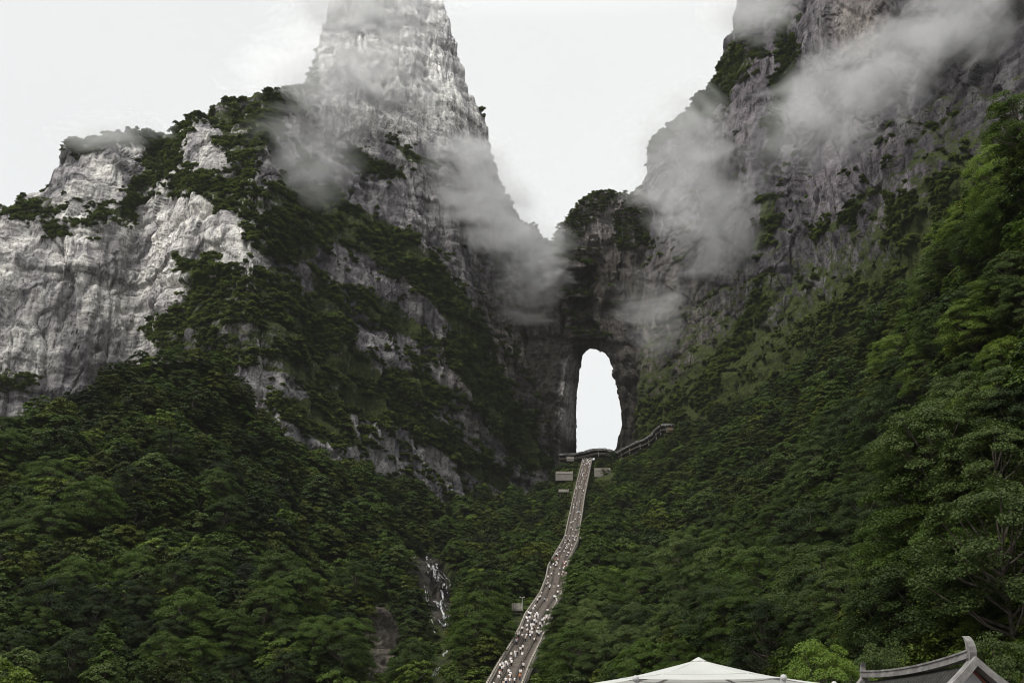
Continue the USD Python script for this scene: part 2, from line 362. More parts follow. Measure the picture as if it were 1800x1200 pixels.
LEFT_SPOTS = [(60, 480, 90, PALE), (150, 320, 70, PALE), (20, 580, 70, PALE), (150, 600, 50, DARK), (210, 470, 26, DARK), (330, 400, 60, PALE), (240, 590, 22, PALE), (285, 480, 35, PALE), (330, 560, 40, GREY), (340, 240, 40, PALE),
              (60, 400, 30, GREY), (420, 400, 30, PALE), (440, 260, 40, MID), (530, 260, 60, GREY), (690, 140, 90, (.70, .695, .67)), (660, 30, 80, (.80, .795, .78)), (760, 60, 50, (.74, .735, .72)), (650, 330, 60, GREY), (740, 370, 30, MID), (620, 460, 80, GREY), (520, 700, 50, MID), (700, 600, 90, GREY),  # summit spots whitened beyond the pale rock, painting in the cloud over it
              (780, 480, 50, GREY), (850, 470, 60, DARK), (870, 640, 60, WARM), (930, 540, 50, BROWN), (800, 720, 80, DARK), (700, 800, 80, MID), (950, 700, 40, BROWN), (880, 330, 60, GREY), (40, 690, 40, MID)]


def left_moss(px, py, g, n):
    w = 30 * (fbm(g / 18, 3, 5) - .5)
    m = .55 * inside(LEFT_GREEN, px + w, py + w) + .55 * np.clip(n[..., 2] - .25, 0, 1)
    return m + .12 * np.clip((px - 430) / 300, 0, 1) + .10 * np.clip((py - 560) / 200, 0, 1) * (px > 500) + .2 * np.exp(-((px - 180) / 50) ** 2 - ((py - 590) / 60) ** 2) + .35 * np.exp(-((px - 215) / 16) ** 2 - ((py - 470) / 50) ** 2)


def right_moss(px, py, g, n):
    w = 30 * (fbm(g / 18, 3, 6) - .5)
    line = np.interp(px, [1100, 1180, 1300, 1420, 1520, 1640], [800, 770, 690, 625, 555, 420])
    near = np.clip(1 - (line - py) / 330, 0, 1)
    return .38 * inside(RIGHT_GREEN, px + w, py + w) + .42 * near + .28 + .5 * np.clip(n[..., 2] - .25, 0, 1) - .22 * np.clip((140 - py) / 100, 0, 1)


RM = [
    [(1118, 900, 905), (1116, 600, 915), (1104, 345, 935)],
    [(1114, 900, 838), (1114, 600, 850), (1110, 342, 875)],
    [(1124, 900, 770), (1124, 600, 792), (1126, 440, 812), (1128, 326, 835)],
    [(1180, 900, 720), (1172, 600, 748), (1158, 400, 772), (1146, 246, 800)],
    [(1245, 900, 680), (1232, 600, 706), (1222, 400, 725), (1196, 200, 762)],
    [(1320, 900, 630), (1300, 600, 655), (1280, 350, 685), (1256, 118, 722)],
    [(1390, 900, 590), (1366, 600, 616), (1340, 300, 650), (1296, 10, 690)],
    [(1420, 900, 580), (1398, 600, 606), (1372, 250, 650), (1320, -110, 700)],
    [(1520, 900, 510), (1492, 600, 535), (1450, 250, 575), (1400, -220, 640)],
    [(1640, 900, 440), (1612, 600, 462), (1570, 200, 500), (1520, -300, 560)],
    [(1800, 900, 370), (1770, 500, 395), (1740, 200, 420), (1700, -350, 490)],
    [(2050, 900, 310), (2020, 500, 330), (2000, 200, 350), (2000, -400, 420)],
]
PUR = (.138, .124, .138)
RIGHT_SPOTS = [(1200, 250, 70, GREY), (1300, 180, 80, PUR), (1340, 380, 60, DARK), (1480, 120, 60, GREY), (1510, 60, 26, WARM), (1590, 190, 24, MID), (1600, 320, 90, PUR), (1700, 150, 90, DARK), (1420, 350, 90, PUR), (1560, 420, 60, GREY), (1530, 470, 24, MID),
               (1200, 480, 60, BROWN), (1160, 570, 50, WARM), (1110, 520, 40, BROWN), (1260, 560, 80, DARK), (1110, 680, 40, BROWN), (1400, 520, 80, DARK), (1200, 680, 60, BROWN), (1760, 40, 60, DARK), (1150, 420, 50, GREY)]
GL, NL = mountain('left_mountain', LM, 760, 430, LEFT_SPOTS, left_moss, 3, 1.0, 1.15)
GR, NR = mountain('right_mountain', RM, 620, 430, RIGHT_SPOTS, right_moss, 103, .8, .5, -.35)

# the rock bridge above the hole
YF, YB = 812.0, 878.0
xz = lambda pts, Y: at(np.array([p[0] for p in pts], float), np.array([p[1] for p in pts], float), Y)[:, [0, 2]]
outline = xz([(925, 860), (925, 470), (972, 436), (982, 410), (994, 388), (1008, 366), (1026, 346), (1050, 336), (1076, 339), (1094, 344), (1118, 336), (1150, 330), (1160, 860)], YF)
block = mf.CrossSection([outline[::-1]], mf.FillRule.NonZero).extrude(YB - YF).rotate((90, 0, 0)).translate((0, YB, 0))
front = at(*np.array([(986, 830, YF - 25), (974, 745, YF - 25), (978, 690, YF - 25), (986, 640, YF - 25), (1000, 604, YF - 25), (1030, 594, YF - 25), (1053, 605, YF - 25), (1069, 644, YF - 25), (1075, 680, YF - 25), (1079, 715, YF - 25), (1081, 745, YF - 25), (1073, 772, YF - 25), (1058, 800, YF - 25), (1056, 830, YF - 25)], float).T)
back = at(*np.array([(1016, 830, YB + 3), (1017, 745, YB + 3), (1018, 700, YB + 3), (1021, 660, YB + 3), (1027, 626, YB + 3), (1038, 616, YB + 3), (1050, 615, YB + 3), (1066, 622, YB + 3), (1088, 650, YB + 3), (1108, 720, YB + 3), (1108, 760, YB + 3), (1066, 800, YB + 3), (1056, 830, YB + 3)], float).T)
arch = block - mf.Manifold.hull_points(np.vstack([front, back]))
for poly, dep in [([(984, 480), (1000, 470), (1026, 465), (1046, 461), (1044, 486), (1030, 512), (1002, 518), (985, 506)], 20), ([(996, 532), (1020, 520), (1040, 522), (1044, 542), (1022, 562), (996, 556)], 14),
                  ([(1003, 566), (1040, 560), (1060, 584), (1064, 606), (1000, 606)], 12), ([(978, 540), (990, 525), (997, 560), (994, 610), (980, 600)], 9)]:
    pp = np.array(poly, float); c = pp.mean(0)
    arch = arch - mf.Manifold.hull_points(np.vstack([at(*(c + (pp - c) * 1.06).T, YF - 20), at(*pp.T, YF + 2), at(*(c + (pp - c) * .55 + [2, -3]).T, YF + dep)]))
for lx0, lx1, ly, out_, th in [(978, 1052, 462, 9, 9), (990, 1046, 519, 7, 7), (996, 1070, 588, 8, 11), (984, 1060, 440, 5, 8), (1056, 1100, 520, 4, 30)]:
    lr = np.random.default_rng(lx0)
    q = [at(lx0 + (lx1 - lx0) * f, ly + sg * th * .5 + lr.normal(0, 2), YF + (6 if sg > 2 else -out_ * lr.uniform(.3, 1))) for f in (0, .3, .6, 1) for sg in (-1, 1)] + [at(lx0 + (lx1 - lx0) * f, ly + sg * th, YF + 8) for f in (0, 1) for sg in (-1, 1)]
    arch = arch + mf.Manifold.hull_points(np.array(q))
arch = arch.refine_to_length(3.2)
am = arch.to_mesh(); av, af = np.array(am.vert_properties[:, :3], float), np.array(am.tri_verts)
tm = trimesh.Trimesh(av, af, process=True); trimesh.smoothing.filter_taubin(tm, iterations=3)
av, af = np.array(tm.vertices), np.array(tm.faces)
dd = rock_shift(av, .35, 203) * .75
tx, ty = pix(av)
dd = dd * np.where((ty > 590) & (tx > 962) & (tx < 1100), np.where(av[:, 1] > YF + 9, .25, 1.0), 1.25)
dd = dd + 3.2 * (fbm(av / 3.2, 3, 207) - .5)
av = av + np.array(tm.vertex_normals) * dd[:, None]
apx, apy = pix(av)
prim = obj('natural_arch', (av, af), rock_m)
tag(prim, kind='structure')
ARCH_SPOTS = [(1050, 400, 34, (.19, .175, .17)), (1000, 520, 40, BROWN), (1040, 590, 40, (.10, .09, .082)), (1030, 545, 25, BROWN), (1004, 690, 9, (.85, .83, .82)), (1008, 645, 9, (.88, .86, .85)), (1003, 740, 9, (.7, .68, .67)), (974, 700, 10, BROWN), (974, 650, 10, BROWN), (970, 750, 10, BROWN), (1095, 700, 30, BROWN), (1100, 480, 40, BROWN), (1010, 458, 14, (.2, .175, .15)), (960, 560, 40, BROWN)]  # palest spots paint light onto the inner tunnel wall; rim beside it darkened
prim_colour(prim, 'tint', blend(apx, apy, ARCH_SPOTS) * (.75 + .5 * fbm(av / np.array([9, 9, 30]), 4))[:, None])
an = np.array(trimesh.Trimesh(av, af, process=False).vertex_normals)
prim_colour(prim, 'moss', np.repeat((.10 + .5 * np.clip(an[:, 2] - .3, 0, 1) + .25 * (apx > 1075) * (apy > 640))[:, None], 3, 1))

# the wooded slopes below the walls, and the gully that the stairway climbs
STAIR = np.array([(884, 1215, 205), (905, 1170, 232), (926, 1132, 254), (937, 1108, 270), (945, 1084, 288), (968, 1047, 325), (977, 1020, 352), (980, 998, 376), (992, 972, 432), (1002, 953, 474), (1005, 944, 503), (1018.5, 870, 620), (1033.5, 803, 745)], float)
S3 = at(*STAIR.T)


def slope(bx, by, bY, rx, ry, rY, n=7, e=1.0):
    t = np.linspace(0, 1, n)
    return at(bx + (rx - bx) * t, by + (ry - by) * t, bY + (rY - bY) * t ** e)


srow = np.array([STAIR[i] for i in (0, 2, 4, 6, 8, 10, 12)])
low = np.array([0, 0, -2.2])
HC = [slope(-300, 1240, 150, -300, 752, 345), slope(-120, 1240, 150, -120, 746, 350), slope(0, 1240, 150, 0, 744, 360), slope(120, 1240, 152, 130, 688, 380), slope(250, 1240, 154, 262, 640, 400), slope(330, 1240, 156, 340, 656, 415),
      slope(450, 1240, 160, 480, 756, 450), slope(545, 1240, 166, 600, 838, 500), slope(640, 1240, 174, 720, 882, 560), slope(730, 1240, 184, 860, 888, 640),
      at(srow[:, 0] - 62, srow[:, 1] + np.linspace(4, 46, 7), srow[:, 2] - np.linspace(4, 40, 7)) + low, at(srow[:, 0] - 16, srow[:, 1], srow[:, 2]) + low, at(*srow.T) + low, at(srow[:, 0] + 16, srow[:, 1], srow[:, 2]) + low,
      at(srow[:, 0] + np.linspace(58, 64, 7), srow[:, 1] + np.linspace(0, -6, 7), srow[:, 2] - np.linspace(6, 15, 7)) + low,
      slope(1060, 1240, 150, 1185, 772, 700, e=1.1), slope(1190, 1240, 118, 1300, 722, 620, e=1.15), slope(1320, 1240, 104, 1420, 668, 520, e=1.15), slope(1440, 1240, 90, 1520, 612, 425, e=1.15), slope(1545, 1240, 80, 1630, 510, 310, e=1.1),
      slope(1640, 1240, 72, 1700, 438, 205), slope(1745, 1240, 66, 1785, 318, 134), slope(1900, 1240, 60, 1920, 200, 106), slope(2200, 1240, 60, 2250, 120, 92)]
HC = [np.vstack([c[:1] * [1, .8, 0] + [0, 0, -2.0], c]) for c in HC]
BARE = [[(640, 1075), (662, 1062), (690, 1075), (706, 1120), (690, 1185), (650, 1200), (634, 1150)],
        [(722, 985), (750, 975), (775, 985), (792, 1040), (800, 1095), (785, 1115), (770, 1095), (745, 1060), (730, 1020)], [(1792, 870), (1830, 840), (1830, 1120), (1780, 1100), (1784, 1000)]]
GH = loft(HC, 520, 330)
NH = normals(GH)
sd, _ = cKDTree(np.vstack([PchipInterpolator(np.arange(len(S3)), S3)(np.linspace(0, len(S3) - 1, 900))])[:, :2]).query(GH[..., :2].reshape(-1, 2))
SD = sd.reshape(GH.shape[:2])
amp = np.clip((SD - 6) / 40, 0, 1) * np.clip(GH[..., 2] / 12, 0, 1)
gq = pix(GH); rocky = inside(BARE, *gq)
GH = GH + NH * (rocky * (facets(GH, 7, 1.2, .15, 61, 0, 2.5) + facets(GH, 2.5, .5, .15, 62, 0, 1.6)))[..., None]
GH = GH + NH * (amp * (30 * (fbm(GH / 60, 3, 301) - .5) + 15 * (fbm(GH / 20, 3, 302) - .5) + 3 * (fbm(GH / 5, 3, 303) - .5)))[..., None]
top = GH[:, -1]
away = top * [1, 1, 0]; away /= np.linalg.norm(away, axis=1, keepdims=True)
HB = np.stack([top + away * 16 * k - np.array([0, 0, 1.4]) * k * k for k in range(1, 7)] + [np.c_[(top + away * 180)[:, :2], top[:, 2] * .4]], 1)
GA = np.concatenate([GH, HB], 1)
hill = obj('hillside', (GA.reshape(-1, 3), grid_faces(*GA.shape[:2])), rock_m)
tag(hill, kind='structure')
hpx, hpy = pix(GA)
bare = inside(BARE, hpx, hpy)
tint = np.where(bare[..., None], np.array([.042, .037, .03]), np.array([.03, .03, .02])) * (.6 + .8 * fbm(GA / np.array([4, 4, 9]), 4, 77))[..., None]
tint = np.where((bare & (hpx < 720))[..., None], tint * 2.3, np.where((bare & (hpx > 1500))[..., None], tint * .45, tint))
prim_colour(hill, 'tint', tint.reshape(-1, 3)); prim_colour(hill, 'moss', np.repeat(np.where(bare, .32, .62).reshape(-1, 1), 3, 1))
floor = obj('valley_floor', box((0, 600, -1.02), (4000, 4000, 2)), floor_m)
tag(floor, kind='structure')

# ------------------------------------------------------------------ trees and shrubs
def leaves(c, nrm, size, rng, slim=.55):
    n = len(c)
    nrm = nrm / (np.linalg.norm(nrm, axis=1, keepdims=True) + 1e-9)
    a = rng.normal(size=(n, 3)); u = np.cross(nrm, a); u /= np.linalg.norm(u, axis=1, keepdims=True) + 1e-9
    w = np.cross(nrm, u)
    s = size * rng.uniform(.65, 1.35, (n, 1))
    v = np.stack([c + u * s, c + w * s * slim, c - u * s, c - w * s * slim], 1).reshape(-1, 3)
    i = np.arange(n)[:, None] * 4
    return v, np.vstack([i + [0, 1, 2], i + [0, 2, 3]])


def tree_meshes(seed, H, Rad, nclump, per, size, base=.25, flat=.34, shape='dome'):
    """(trunk with limbs, crown): sprays of leaves in layered plates round a branching frame."""
    rng = np.random.default_rng(seed)
    lean = rng.normal(0, .06 * H, 2)
    tr = [np.array([lean[0] * t ** 2, lean[1] * t ** 2, H * .86 * t - .6]) for t in np.linspace(0, 1, 6)]
    wood = [tube(tr, np.linspace(.035 * H, .008 * H, 6) * .6, 7)]
    C, Nn = [], []
    for k in range(nclump):
        t = ((k + rng.uniform(.1, .9)) / nclump)
        h = base + (1 - base) * t
        if shape == 'dome': prof = math.sqrt(max(0, 1 - ((h - .42) / .62) ** 2))
        elif shape == 'cone': prof = 1.08 * (1 - h) ** .75 + .06
        else: prof = .55 + .45 * math.sin(h * 3)
        ang = k * 2.39996 + rng.normal(0, .4)
        rr = Rad * prof * rng.uniform(.62, 1.12) if rng.random() < .82 else Rad * prof * rng.uniform(.1, .6)
        c = np.array([lean[0] * h * h + rr * math.cos(ang), lean[1] * h * h + rr * math.sin(ang), H * h - .13 * rr + rng.normal(0, .03 * H)])
        pr = Rad * rng.uniform(.22, .40) * (1.15 - .45 * h)
        m = int(per * rng.uniform(.7, 1.3))
        q = rng.normal(size=(m, 3)); q /= np.linalg.norm(q, axis=1, keepdims=True); q *= rng.random((m, 1)) ** .42
        out = np.array([math.cos(ang), math.sin(ang), 0])
        off = q * [pr, pr, pr * flat]
        off[:, 2] -= .32 * (off @ out) + .10 * pr * (off[:, 0] ** 2 + off[:, 1] ** 2) / pr ** 2
        C.append(c + off); Nn.append(np.array([0, 0, 1.1]) + .45 * out + q * .5 + rng.normal(0, .55, (m, 3)))
        if k % 2 == 0:
            h0 = max(.1, h - .22 - .1 * rng.random()); p0 = np.array([lean[0] * h0 * h0, lean[1] * h0 * h0, H * .86 * h0 - .3])
            wood.append(tube([p0, p0 * .45 + c * .55 + [0, 0, -.04 * H], c], [.011 * H, .007 * H, .003 * H], 4))
    v, f = leaves(np.vstack(C), np.vstack(Nn), size, rng)
    return cat(wood), (v, f)


def tree_into(prim, args, leafm):
    wood, crown = args
    obj('trunk', wood, bark_m, prim); obj('crown', crown, leafm, prim)


def shrub_mesh(seed, n, size, rad=1.0, tall=.75):
    rng = np.random.default_rng(seed)
    C, Nn = [], []
    for k in range(n):
        a, h = rng.uniform(0, 2 * math.pi), rng.random()
        rr = rad * math.sqrt(rng.random()) * (1 - .5 * h)
        c = np.array([rr * math.cos(a), rr * math.sin(a), tall * (.1 + .9 * h) * rng.uniform(.8, 1.1)])
        q = rng.normal(size=(44, 3)); q /= np.linalg.norm(q, axis=1, keepdims=True); q *= rng.random((44, 1)) ** .4
        C.append(c + q * [.34, .34, .15]); Nn.append(np.array([0, 0, 1.0]) + q * .7 + c * .4 + rng.normal(0, .5, (44, 3)))
    return leaves(np.vstack(C), np.vstack(Nn), size, rng)


FAR = [tree_meshes(11 + k, 9.0, 4.6, 46, 110, .26, shape=s) for k, s in enumerate(['dome', 'dome', 'wide', 'dome', 'cone'])]
MIDT = [tree_meshes(31 + k, 9.5, 4.6, 76, 400, .105, shape=s) for k, s in enumerate(['dome', 'wide', 'dome'])]
SHRUBS = [shrub_mesh(51 + k, 16, .13) for k in range(4)]
FINE = [shrub_mesh(61 + k, 44, .055) for k in range(2)]
STRIP = shapely.LineString(STAIR[:, :2])
stair_tree = cKDTree(STAIR[:, :2])
sx = np.array([p[1] for p in STAIR])[::-1]


VIEWS = np.array([(x, y - 2, 3.5, 800) for x, y in [(1000, 803), (1015, 803), (1030, 800), (1047, 797), (1066, 799), (1088, 805), (1101, 797), (1112, 791), (1122, 786), (1137, 781), (1152, 771), (1160, 762), (1170, 757), (1184, 755)]]
                 + [(x, 833, 7, 693) for x in (982, 993, 1003, 1050, 1060, 1070)] + [(991, 860, 7, 634), (1022, 945, 5, 497), (903, 1067, 7, 299), (912, 1066, 7, 299), (903, 1075, 6, 299), (914, 1075, 6, 299), (920, 1056, 8, 299), (955, 1152, 7, 235)]
                 + [(x, y, 11, 900) for x, y in [(752, 985), (760, 1000), (773, 1000), (770, 1015), (782, 1025), (757, 1030), (765, 1050), (778, 1050), (786, 1075), (772, 1075), (782, 1098), (762, 1085), (729, 990), (786, 1145), (764, 1180)]]
                 + [(x, y, 10, 900) for x, y in [(662, 1085), (680, 1085), (655, 1110), (675, 1110), (650, 1140), (672, 1140), (655, 1170), (690, 1110)]], float)


def clears_stairs(p, rad, h):
    """Trees whose crowns would stand before the stairway were felled to keep it in view."""
    px, py = pix(p); qx, qy = pix(p + np.array([0, 0, 1.0]) * h[:, None])
    s = rad * FPX / np.maximum(p[:, 1], 20)
    keep = np.ones(len(p), bool)
    for f in (0, .2, .35, .5, .7, .85, 1):
        if VIEWS is not None:
            d2 = np.hypot(px[:, None] + (qx - px)[:, None] * f - VIEWS[:, 0], py[:, None] + (qy - py)[:, None] * f - VIEWS[:, 1])
            keep &= ~((d2 < VIEWS[:, 2] + .62 * s[:, None]) & (p[:, 1:2] < VIEWS[:, 3])).any(1)
        ux, uy = px + (qx - px) * f, py + (qy - py) * f
        cx = np.interp(uy, STAIR[::-1, 1], STAIR[::-1, 0]); hw = np.interp(uy, [803, 870, 945, 1000, 1050, 1090, 1200], [10, 14, 15, 17, 19, 22, 30])
        lim = np.where((ux > cx) & (uy > 1105), -.4, np.where((ux > cx) & (uy > 960), .45, 1)) * hw + s * np.where(ux > cx, .62, .8)
        keep &= ~((np.abs(ux - cx) < lim) & (uy > 800) & (uy < 1230))
    d, _ = cKDTree(S3[:, :2]).query(p[:, :2])
    return keep


def scatter(G, N, spacing, rng, accept, jitter=.5):
    """Points over a sheet, about one every spacing x spacing metres of its surface."""
    a, b = np.gradient(G, axis=0), np.gradient(G, axis=1)
    area = np.linalg.norm(np.cross(a, b), axis=-1)
    px, py = pix(G)
    seen = (px > -200) & (px < 2150) & (py > -80) & (py < 1260)
    n = rng.poisson(np.clip(area / spacing ** 2, 0, 20) * seen * accept)
    i = np.repeat(np.arange(n.size), n.ravel())
    p = G.reshape(-1, 3)[i] + a.reshape(-1, 3)[i] * rng.uniform(-jitter, jitter, (len(i), 1)) + b.reshape(-1, 3)[i] * rng.uniform(-jitter, jitter, (len(i), 1))
    return p, N.reshape(-1, 3)[i]


rng = np.random.default_rng(21)
hx, hy = pix(GH)
acc = (~inside(BARE, hx, hy)).astype(float) * (SD > 7) * (GH[..., 2] > .3)
P, _ = scatter(GH, NH, 4.6, rng, acc * np.where(GH[..., 1] < 190, 1.9, 1.0))
# thin out so that trunks keep their distance
keep = np.ones(len(P), bool); kt = cKDTree(P)
order = rng.permutation(len(P))
for i in order:
    if keep[i]:
        for j in kt.query_ball_point(P[i], 2.6 if P[i, 1] < 190 else 3.6):
            if j != i: keep[j] = False
P = P[keep]
SC = rng.uniform(.5, 1.25, len(P)) * np.where(P[:, 1] < 190, .62, 1.0) * np.where(rng.random(len(P)) < .2, 1.4, 1)
ok = clears_stairs(P, 4.4 * SC, 9.2 * SC)
P, SC = P[ok], SC[ok]
ppx, ppy = pix(P + [0, 0, 5])
size = SC * FPX / np.linalg.norm(P - [0, 0, EYE], axis=1)
vis = (ppx > 0) & (ppx < 1800) & (ppy > 0) & (ppy < 1190)
RZ = rng.uniform(0, 2 * math.pi, len(P))
near = np.zeros(len(P), bool); near[np.argsort(-size * vis)[:290]] = True
print('forest trees', len(P), 'nearest as things', near.sum())
classes = []
for k, a in enumerate(MIDT):
    for nm_, lm in (('dark', leaf_m), ('pale', leaf_pale_m), ('fresh', leaf_fresh_m)):
        c = stage.CreateClassPrim(f'/World/tree_kind_{nm_}_{"abc"[k]}'); UsdGeom.Xform.Define(stage, c.GetPath()); c.SetSpecifier(Sdf.SpecifierClass)
        tree_into(c, a, lm); classes.append(c)
for i in np.nonzero(near)[0]:
    right = ppx[i] > 1000
    pale = right and rng.random() < .38
    fresh = ppx[i] > 1570 and ppy[i] < 700 and rng.random() < .5
    pale = pale and not fresh
    c = classes[3 * rng.integers(0, 3) + (2 if fresh else int(pale))]
    kindw = 'fresh yellow-green' if fresh else 'paler grey-green' if pale else 'dark green'
    x_, y_ = ppx[i], ppy[i]
    if not right: zone = 'at the foot of the left slope' + (', at the left edge' if x_ < 250 else ', below the bare rock face' if x_ > 560 else ', mid left')
    elif y_ > 930: zone = 'on the lower right slope ' + ('beside the stairway' if x_ < 1060 else 'behind the white canopy' if x_ < 1330 else 'above the bright young tree' if x_ < 1560 else 'above the tiled pavilion')
    elif y_ > 680: zone = 'halfway up the right slope ' + ('left of the layered tree' if x_ < 1450 else 'beside the layered tree' if x_ < 1620 else 'near the right edge')
    else: zone = 'high on the right slope ' + ('under the grey cliff' if x_ < 1690 else 'at the right edge')
    lab, grp = f'{kindw} broadleaf tree {zone}', f'{kindw} trees {zone}'
    ref('broadleaf_tree', c, lab, 'tree', grp, P[i] - [0, 0, .3], math.degrees(RZ[i]), SC[i])
far = ~near
FARM = [leaf_m, leaf_m, leaf_olive_m, leaf_m, leaf_m, leaf_pale_m, leaf_olive_m, leaf_fresh_m]
instancer('forest', [lambda x, a=FAR[k % 5], m=m: tree_into(x, a, m) for k, m in enumerate(FARM)], rng.choice(8, far.sum(), p=[.19, .17, .12, .17, .12, .11, .07, .05]), P[far] - [0, 0, .3], RZ[far], SC[far, None] * np.ones(3) * [1, 1, .95],
          'dense green forest covering the slopes below the cliffs', 'forest')
# undergrowth between the trees
U, _ = scatter(GH, NH, 2.9, rng, (~inside(BARE, hx, hy)).astype(float) * (SD > 4.4) * (GH[..., 2] > -.5))
us = rng.uniform(1.0, 2.6, len(U))
ok = clears_stairs(U, us * .9, us * .8); U, us = U[ok], us[ok]
close = (GH[..., 1] < 115) & (GH[..., 0] > 0)
U2, _ = scatter(GH, NH, 1.5, rng, close * 1.0)
U = np.vstack([U, U2]); us = np.r_[us, rng.uniform(.7, 1.6, len(U2))]
which = np.where(U[:, 1] < 120, 4 + rng.integers(0, 2, len(U)), rng.integers(0, 4, len(U)))
instancer('undergrowth', [lambda x, a=a: obj('foliage', a, leaf_dark_m, x) for a in SHRUBS + FINE], which, U, rng.uniform(0, 6.28, len(U)), us[:, None] * [1, 1, .9],
          'low dark undergrowth filling the gaps between the forest trees', 'undergrowth')


# shrubs clinging to the cliffs
def cliff_shrubs(name, G, N, polys, seed, extra, label):
    rng = np.random.default_rng(seed)
    px, py = pix(G)
    w = 26 * (fbm(G / 16, 3, seed) - .5); w2 = 26 * (fbm(G / 16, 3, seed + 1) - .5)
    inn = inside(polys, px + w, py + w2)
    clump = fbm(G / 14, 3, seed + 2)
    wide = shapely.union_all([shapely.Polygon(q).buffer(0).buffer(13) for q in polys])
    rim = shapely.contains_xy(wide, px + w2, py + w)
    acc = inn * (clump > .455) * 1.0 + (rim & ~inn) * (clump > .52) * .45 + ~inn * extra(px, py, N, clump)
    p, n = scatter(G, N, 2.3, rng, acc)
    s = rng.uniform(1.3, 3.0, len(p)) * np.where(rng.random(len(p)) < .2, 1.5, 1)
    p = p + n * s[:, None] * .25 - np.array([0, 0, .25]) * s[:, None]
    print(name, len(p))
    instancer(name, [lambda x, a=a: obj('foliage', a, leaf_dark_m, x) for a in SHRUBS], rng.integers(0, 4, len(p)), p, rng.uniform(0, 6.28, len(p)), s[:, None] * [1, 1, 1.0], label, 'shrubs')


def ledge_left(px, py, n, cl):
    return .5 * (n[..., 2] > .5) * (cl > .5) * (px > 430) * ((py > 430) | (px > 840)) + .22 * (cl > .54) * (py > 600) * (px > 560) * (px < 960) + .10 * (cl > .56) * (py > 560) * (px > 500) + .16 * (py < np.interp(px, [0, 120, 270, 340, 540], [365, 262, 250, 205, 200])) * (px < 560)


def ledge_right(px, py, n, cl):
    line = np.interp(px, [1100, 1180, 1300, 1420, 1520, 1640], [800, 780, 720, 660, 600, 500])
    k = np.clip(1 - (line - py) / 150, 0, 1)
    return .30 * (n[..., 2] > .5) * (cl > .52) * (py > 200) + .5 * (k ** 2) * (cl > .47)


cliff_shrubs('left_cliff_shrubs', GL, NL, LEFT_GREEN, 401, ledge_left, 'dark green shrubs on the ledges of the left cliff')
cliff_shrubs('right_cliff_shrubs', GR, NR, RIGHT_GREEN, 411, ledge_right, 'dark green shrubs and creepers on the right cliff')
arch_green = inside([[(970, 440), (985, 395), (1026, 336), (1080, 330), (1100, 345), (1062, 372), (1032, 400), (1012, 432), (992, 446)], [(1085, 360), (1150, 330), (1150, 420), (1100, 444), (1072, 430)]], apx, apy)
ar = np.random.default_rng(5)
ii = np.nonzero((arch_green | ((an[:, 2] > .55) & (apy < 600))) & (ar.random(len(av)) < .85))[0]
s = ar.uniform(1.3, 3.2, len(ii))
instancer('arch_shrubs', [lambda x, a=a: obj('foliage', a, leaf_dark_m, x) for a in SHRUBS], ar.integers(0, 4, len(ii)), av[ii] + an[ii] * .3 * s[:, None], ar.uniform(0, 6.28, len(ii)), s[:, None] * np.ones(3),
          'dark green shrubs growing on the crown of the rock bridge', 'shrubs')

# ------------------------------------------------------------------ single trees that stand out
gpx, gpy = pix(GH)


def surf(px, py, r=9):
    """The point of the hillside that the survey pixel shows."""
    on = (np.hypot(gpx - px, gpy - py) < r)
    if not on.any(): on = np.hypot(gpx - px, gpy - py) < 5 * r
    c = GH[on]; c = c[c[:, 1] < c[:, 1].min() + 25]
    qx, qy = pix(c)
    return c[np.argmin(np.hypot(qx - px, qy - py))]


NEARP = [tree_meshes(71 + k, 11.0, 5.2, 110, 300, .11, shape=s, base=.12) for k, s in enumerate(['dome', 'wide'])]
near_cls = []
for k, a in enumerate(NEARP):
    for nm_, lm in (('bright', leaf_bright_m), ('fresh', leaf_pale_m)):
        c = stage.CreateClassPrim(f'/World/{nm_}_tree_kind_{"ab"[k]}'); tree_into(c, a, lm); near_cls.append(c)
for px, py, k, sc, lab in [
        (1772, 345, 0, 1.0, 'tallest bright yellow-green tree at the top right against the grey cliff'),
        (1735, 450, 3, .9, 'fresh green tree just below the bright tree at the top right'),
        (1785, 560, 0, .85, 'bright lime-green tree at the right edge above the dark hollow'),
        (1705, 600, 1, .8, 'pale green tree leaning out left of the lime-green tree'),
        (1785, 700, 3, .55, 'fresh green tree at the right edge beside the dark hollow'),
        (1690, 690, 1, .5, 'pale leafy tree left of the dark hollow at the right edge'),
        (1660, 820, 1, .3, 'pale-leaved tree halfway down the right slope'),
        (1640, 1000, 3, .36, 'yellowish creeper-covered tree above the tiled roof')]:
    p = surf(px, py)
    ref('leafy_tree', near_cls[k], lab, 'tree', None, p - [0, 0, 1.2], 40 * k + px, sc)
# a broad layered tree with a dead snag behind its top
p = surf(1512, 815)
t = thing('layered_tree', 'broad dome-shaped tree of layered pale sprays on the right slope below a dead snag', 'tree', None, p - [0, 0, 1])
tree_into(t, tree_meshes(91, 13, 8.2, 130, 300, .16, base=.05, flat=.22), leaf_pale_m)
p = surf(1512, 800)
t = thing('dead_tree', 'bare pale snag standing up behind the broad layered tree', 'dead tree', None, p - [0, 0, 1])
obj('trunk', tube([(0, 1, 0), (.3, 1, 8), (-.3, 1, 13), (-.2, 1, 15.5), (-.9, 1, 17.5)], [.4, .34, .26, .18, .05]), wall_m, t)
obj('branch', tube([(.1, 1, 12), (1.0, .8, 13.2), (2.2, .6, 13.0)], [.16, .11, .04], 5), wall_m, t)

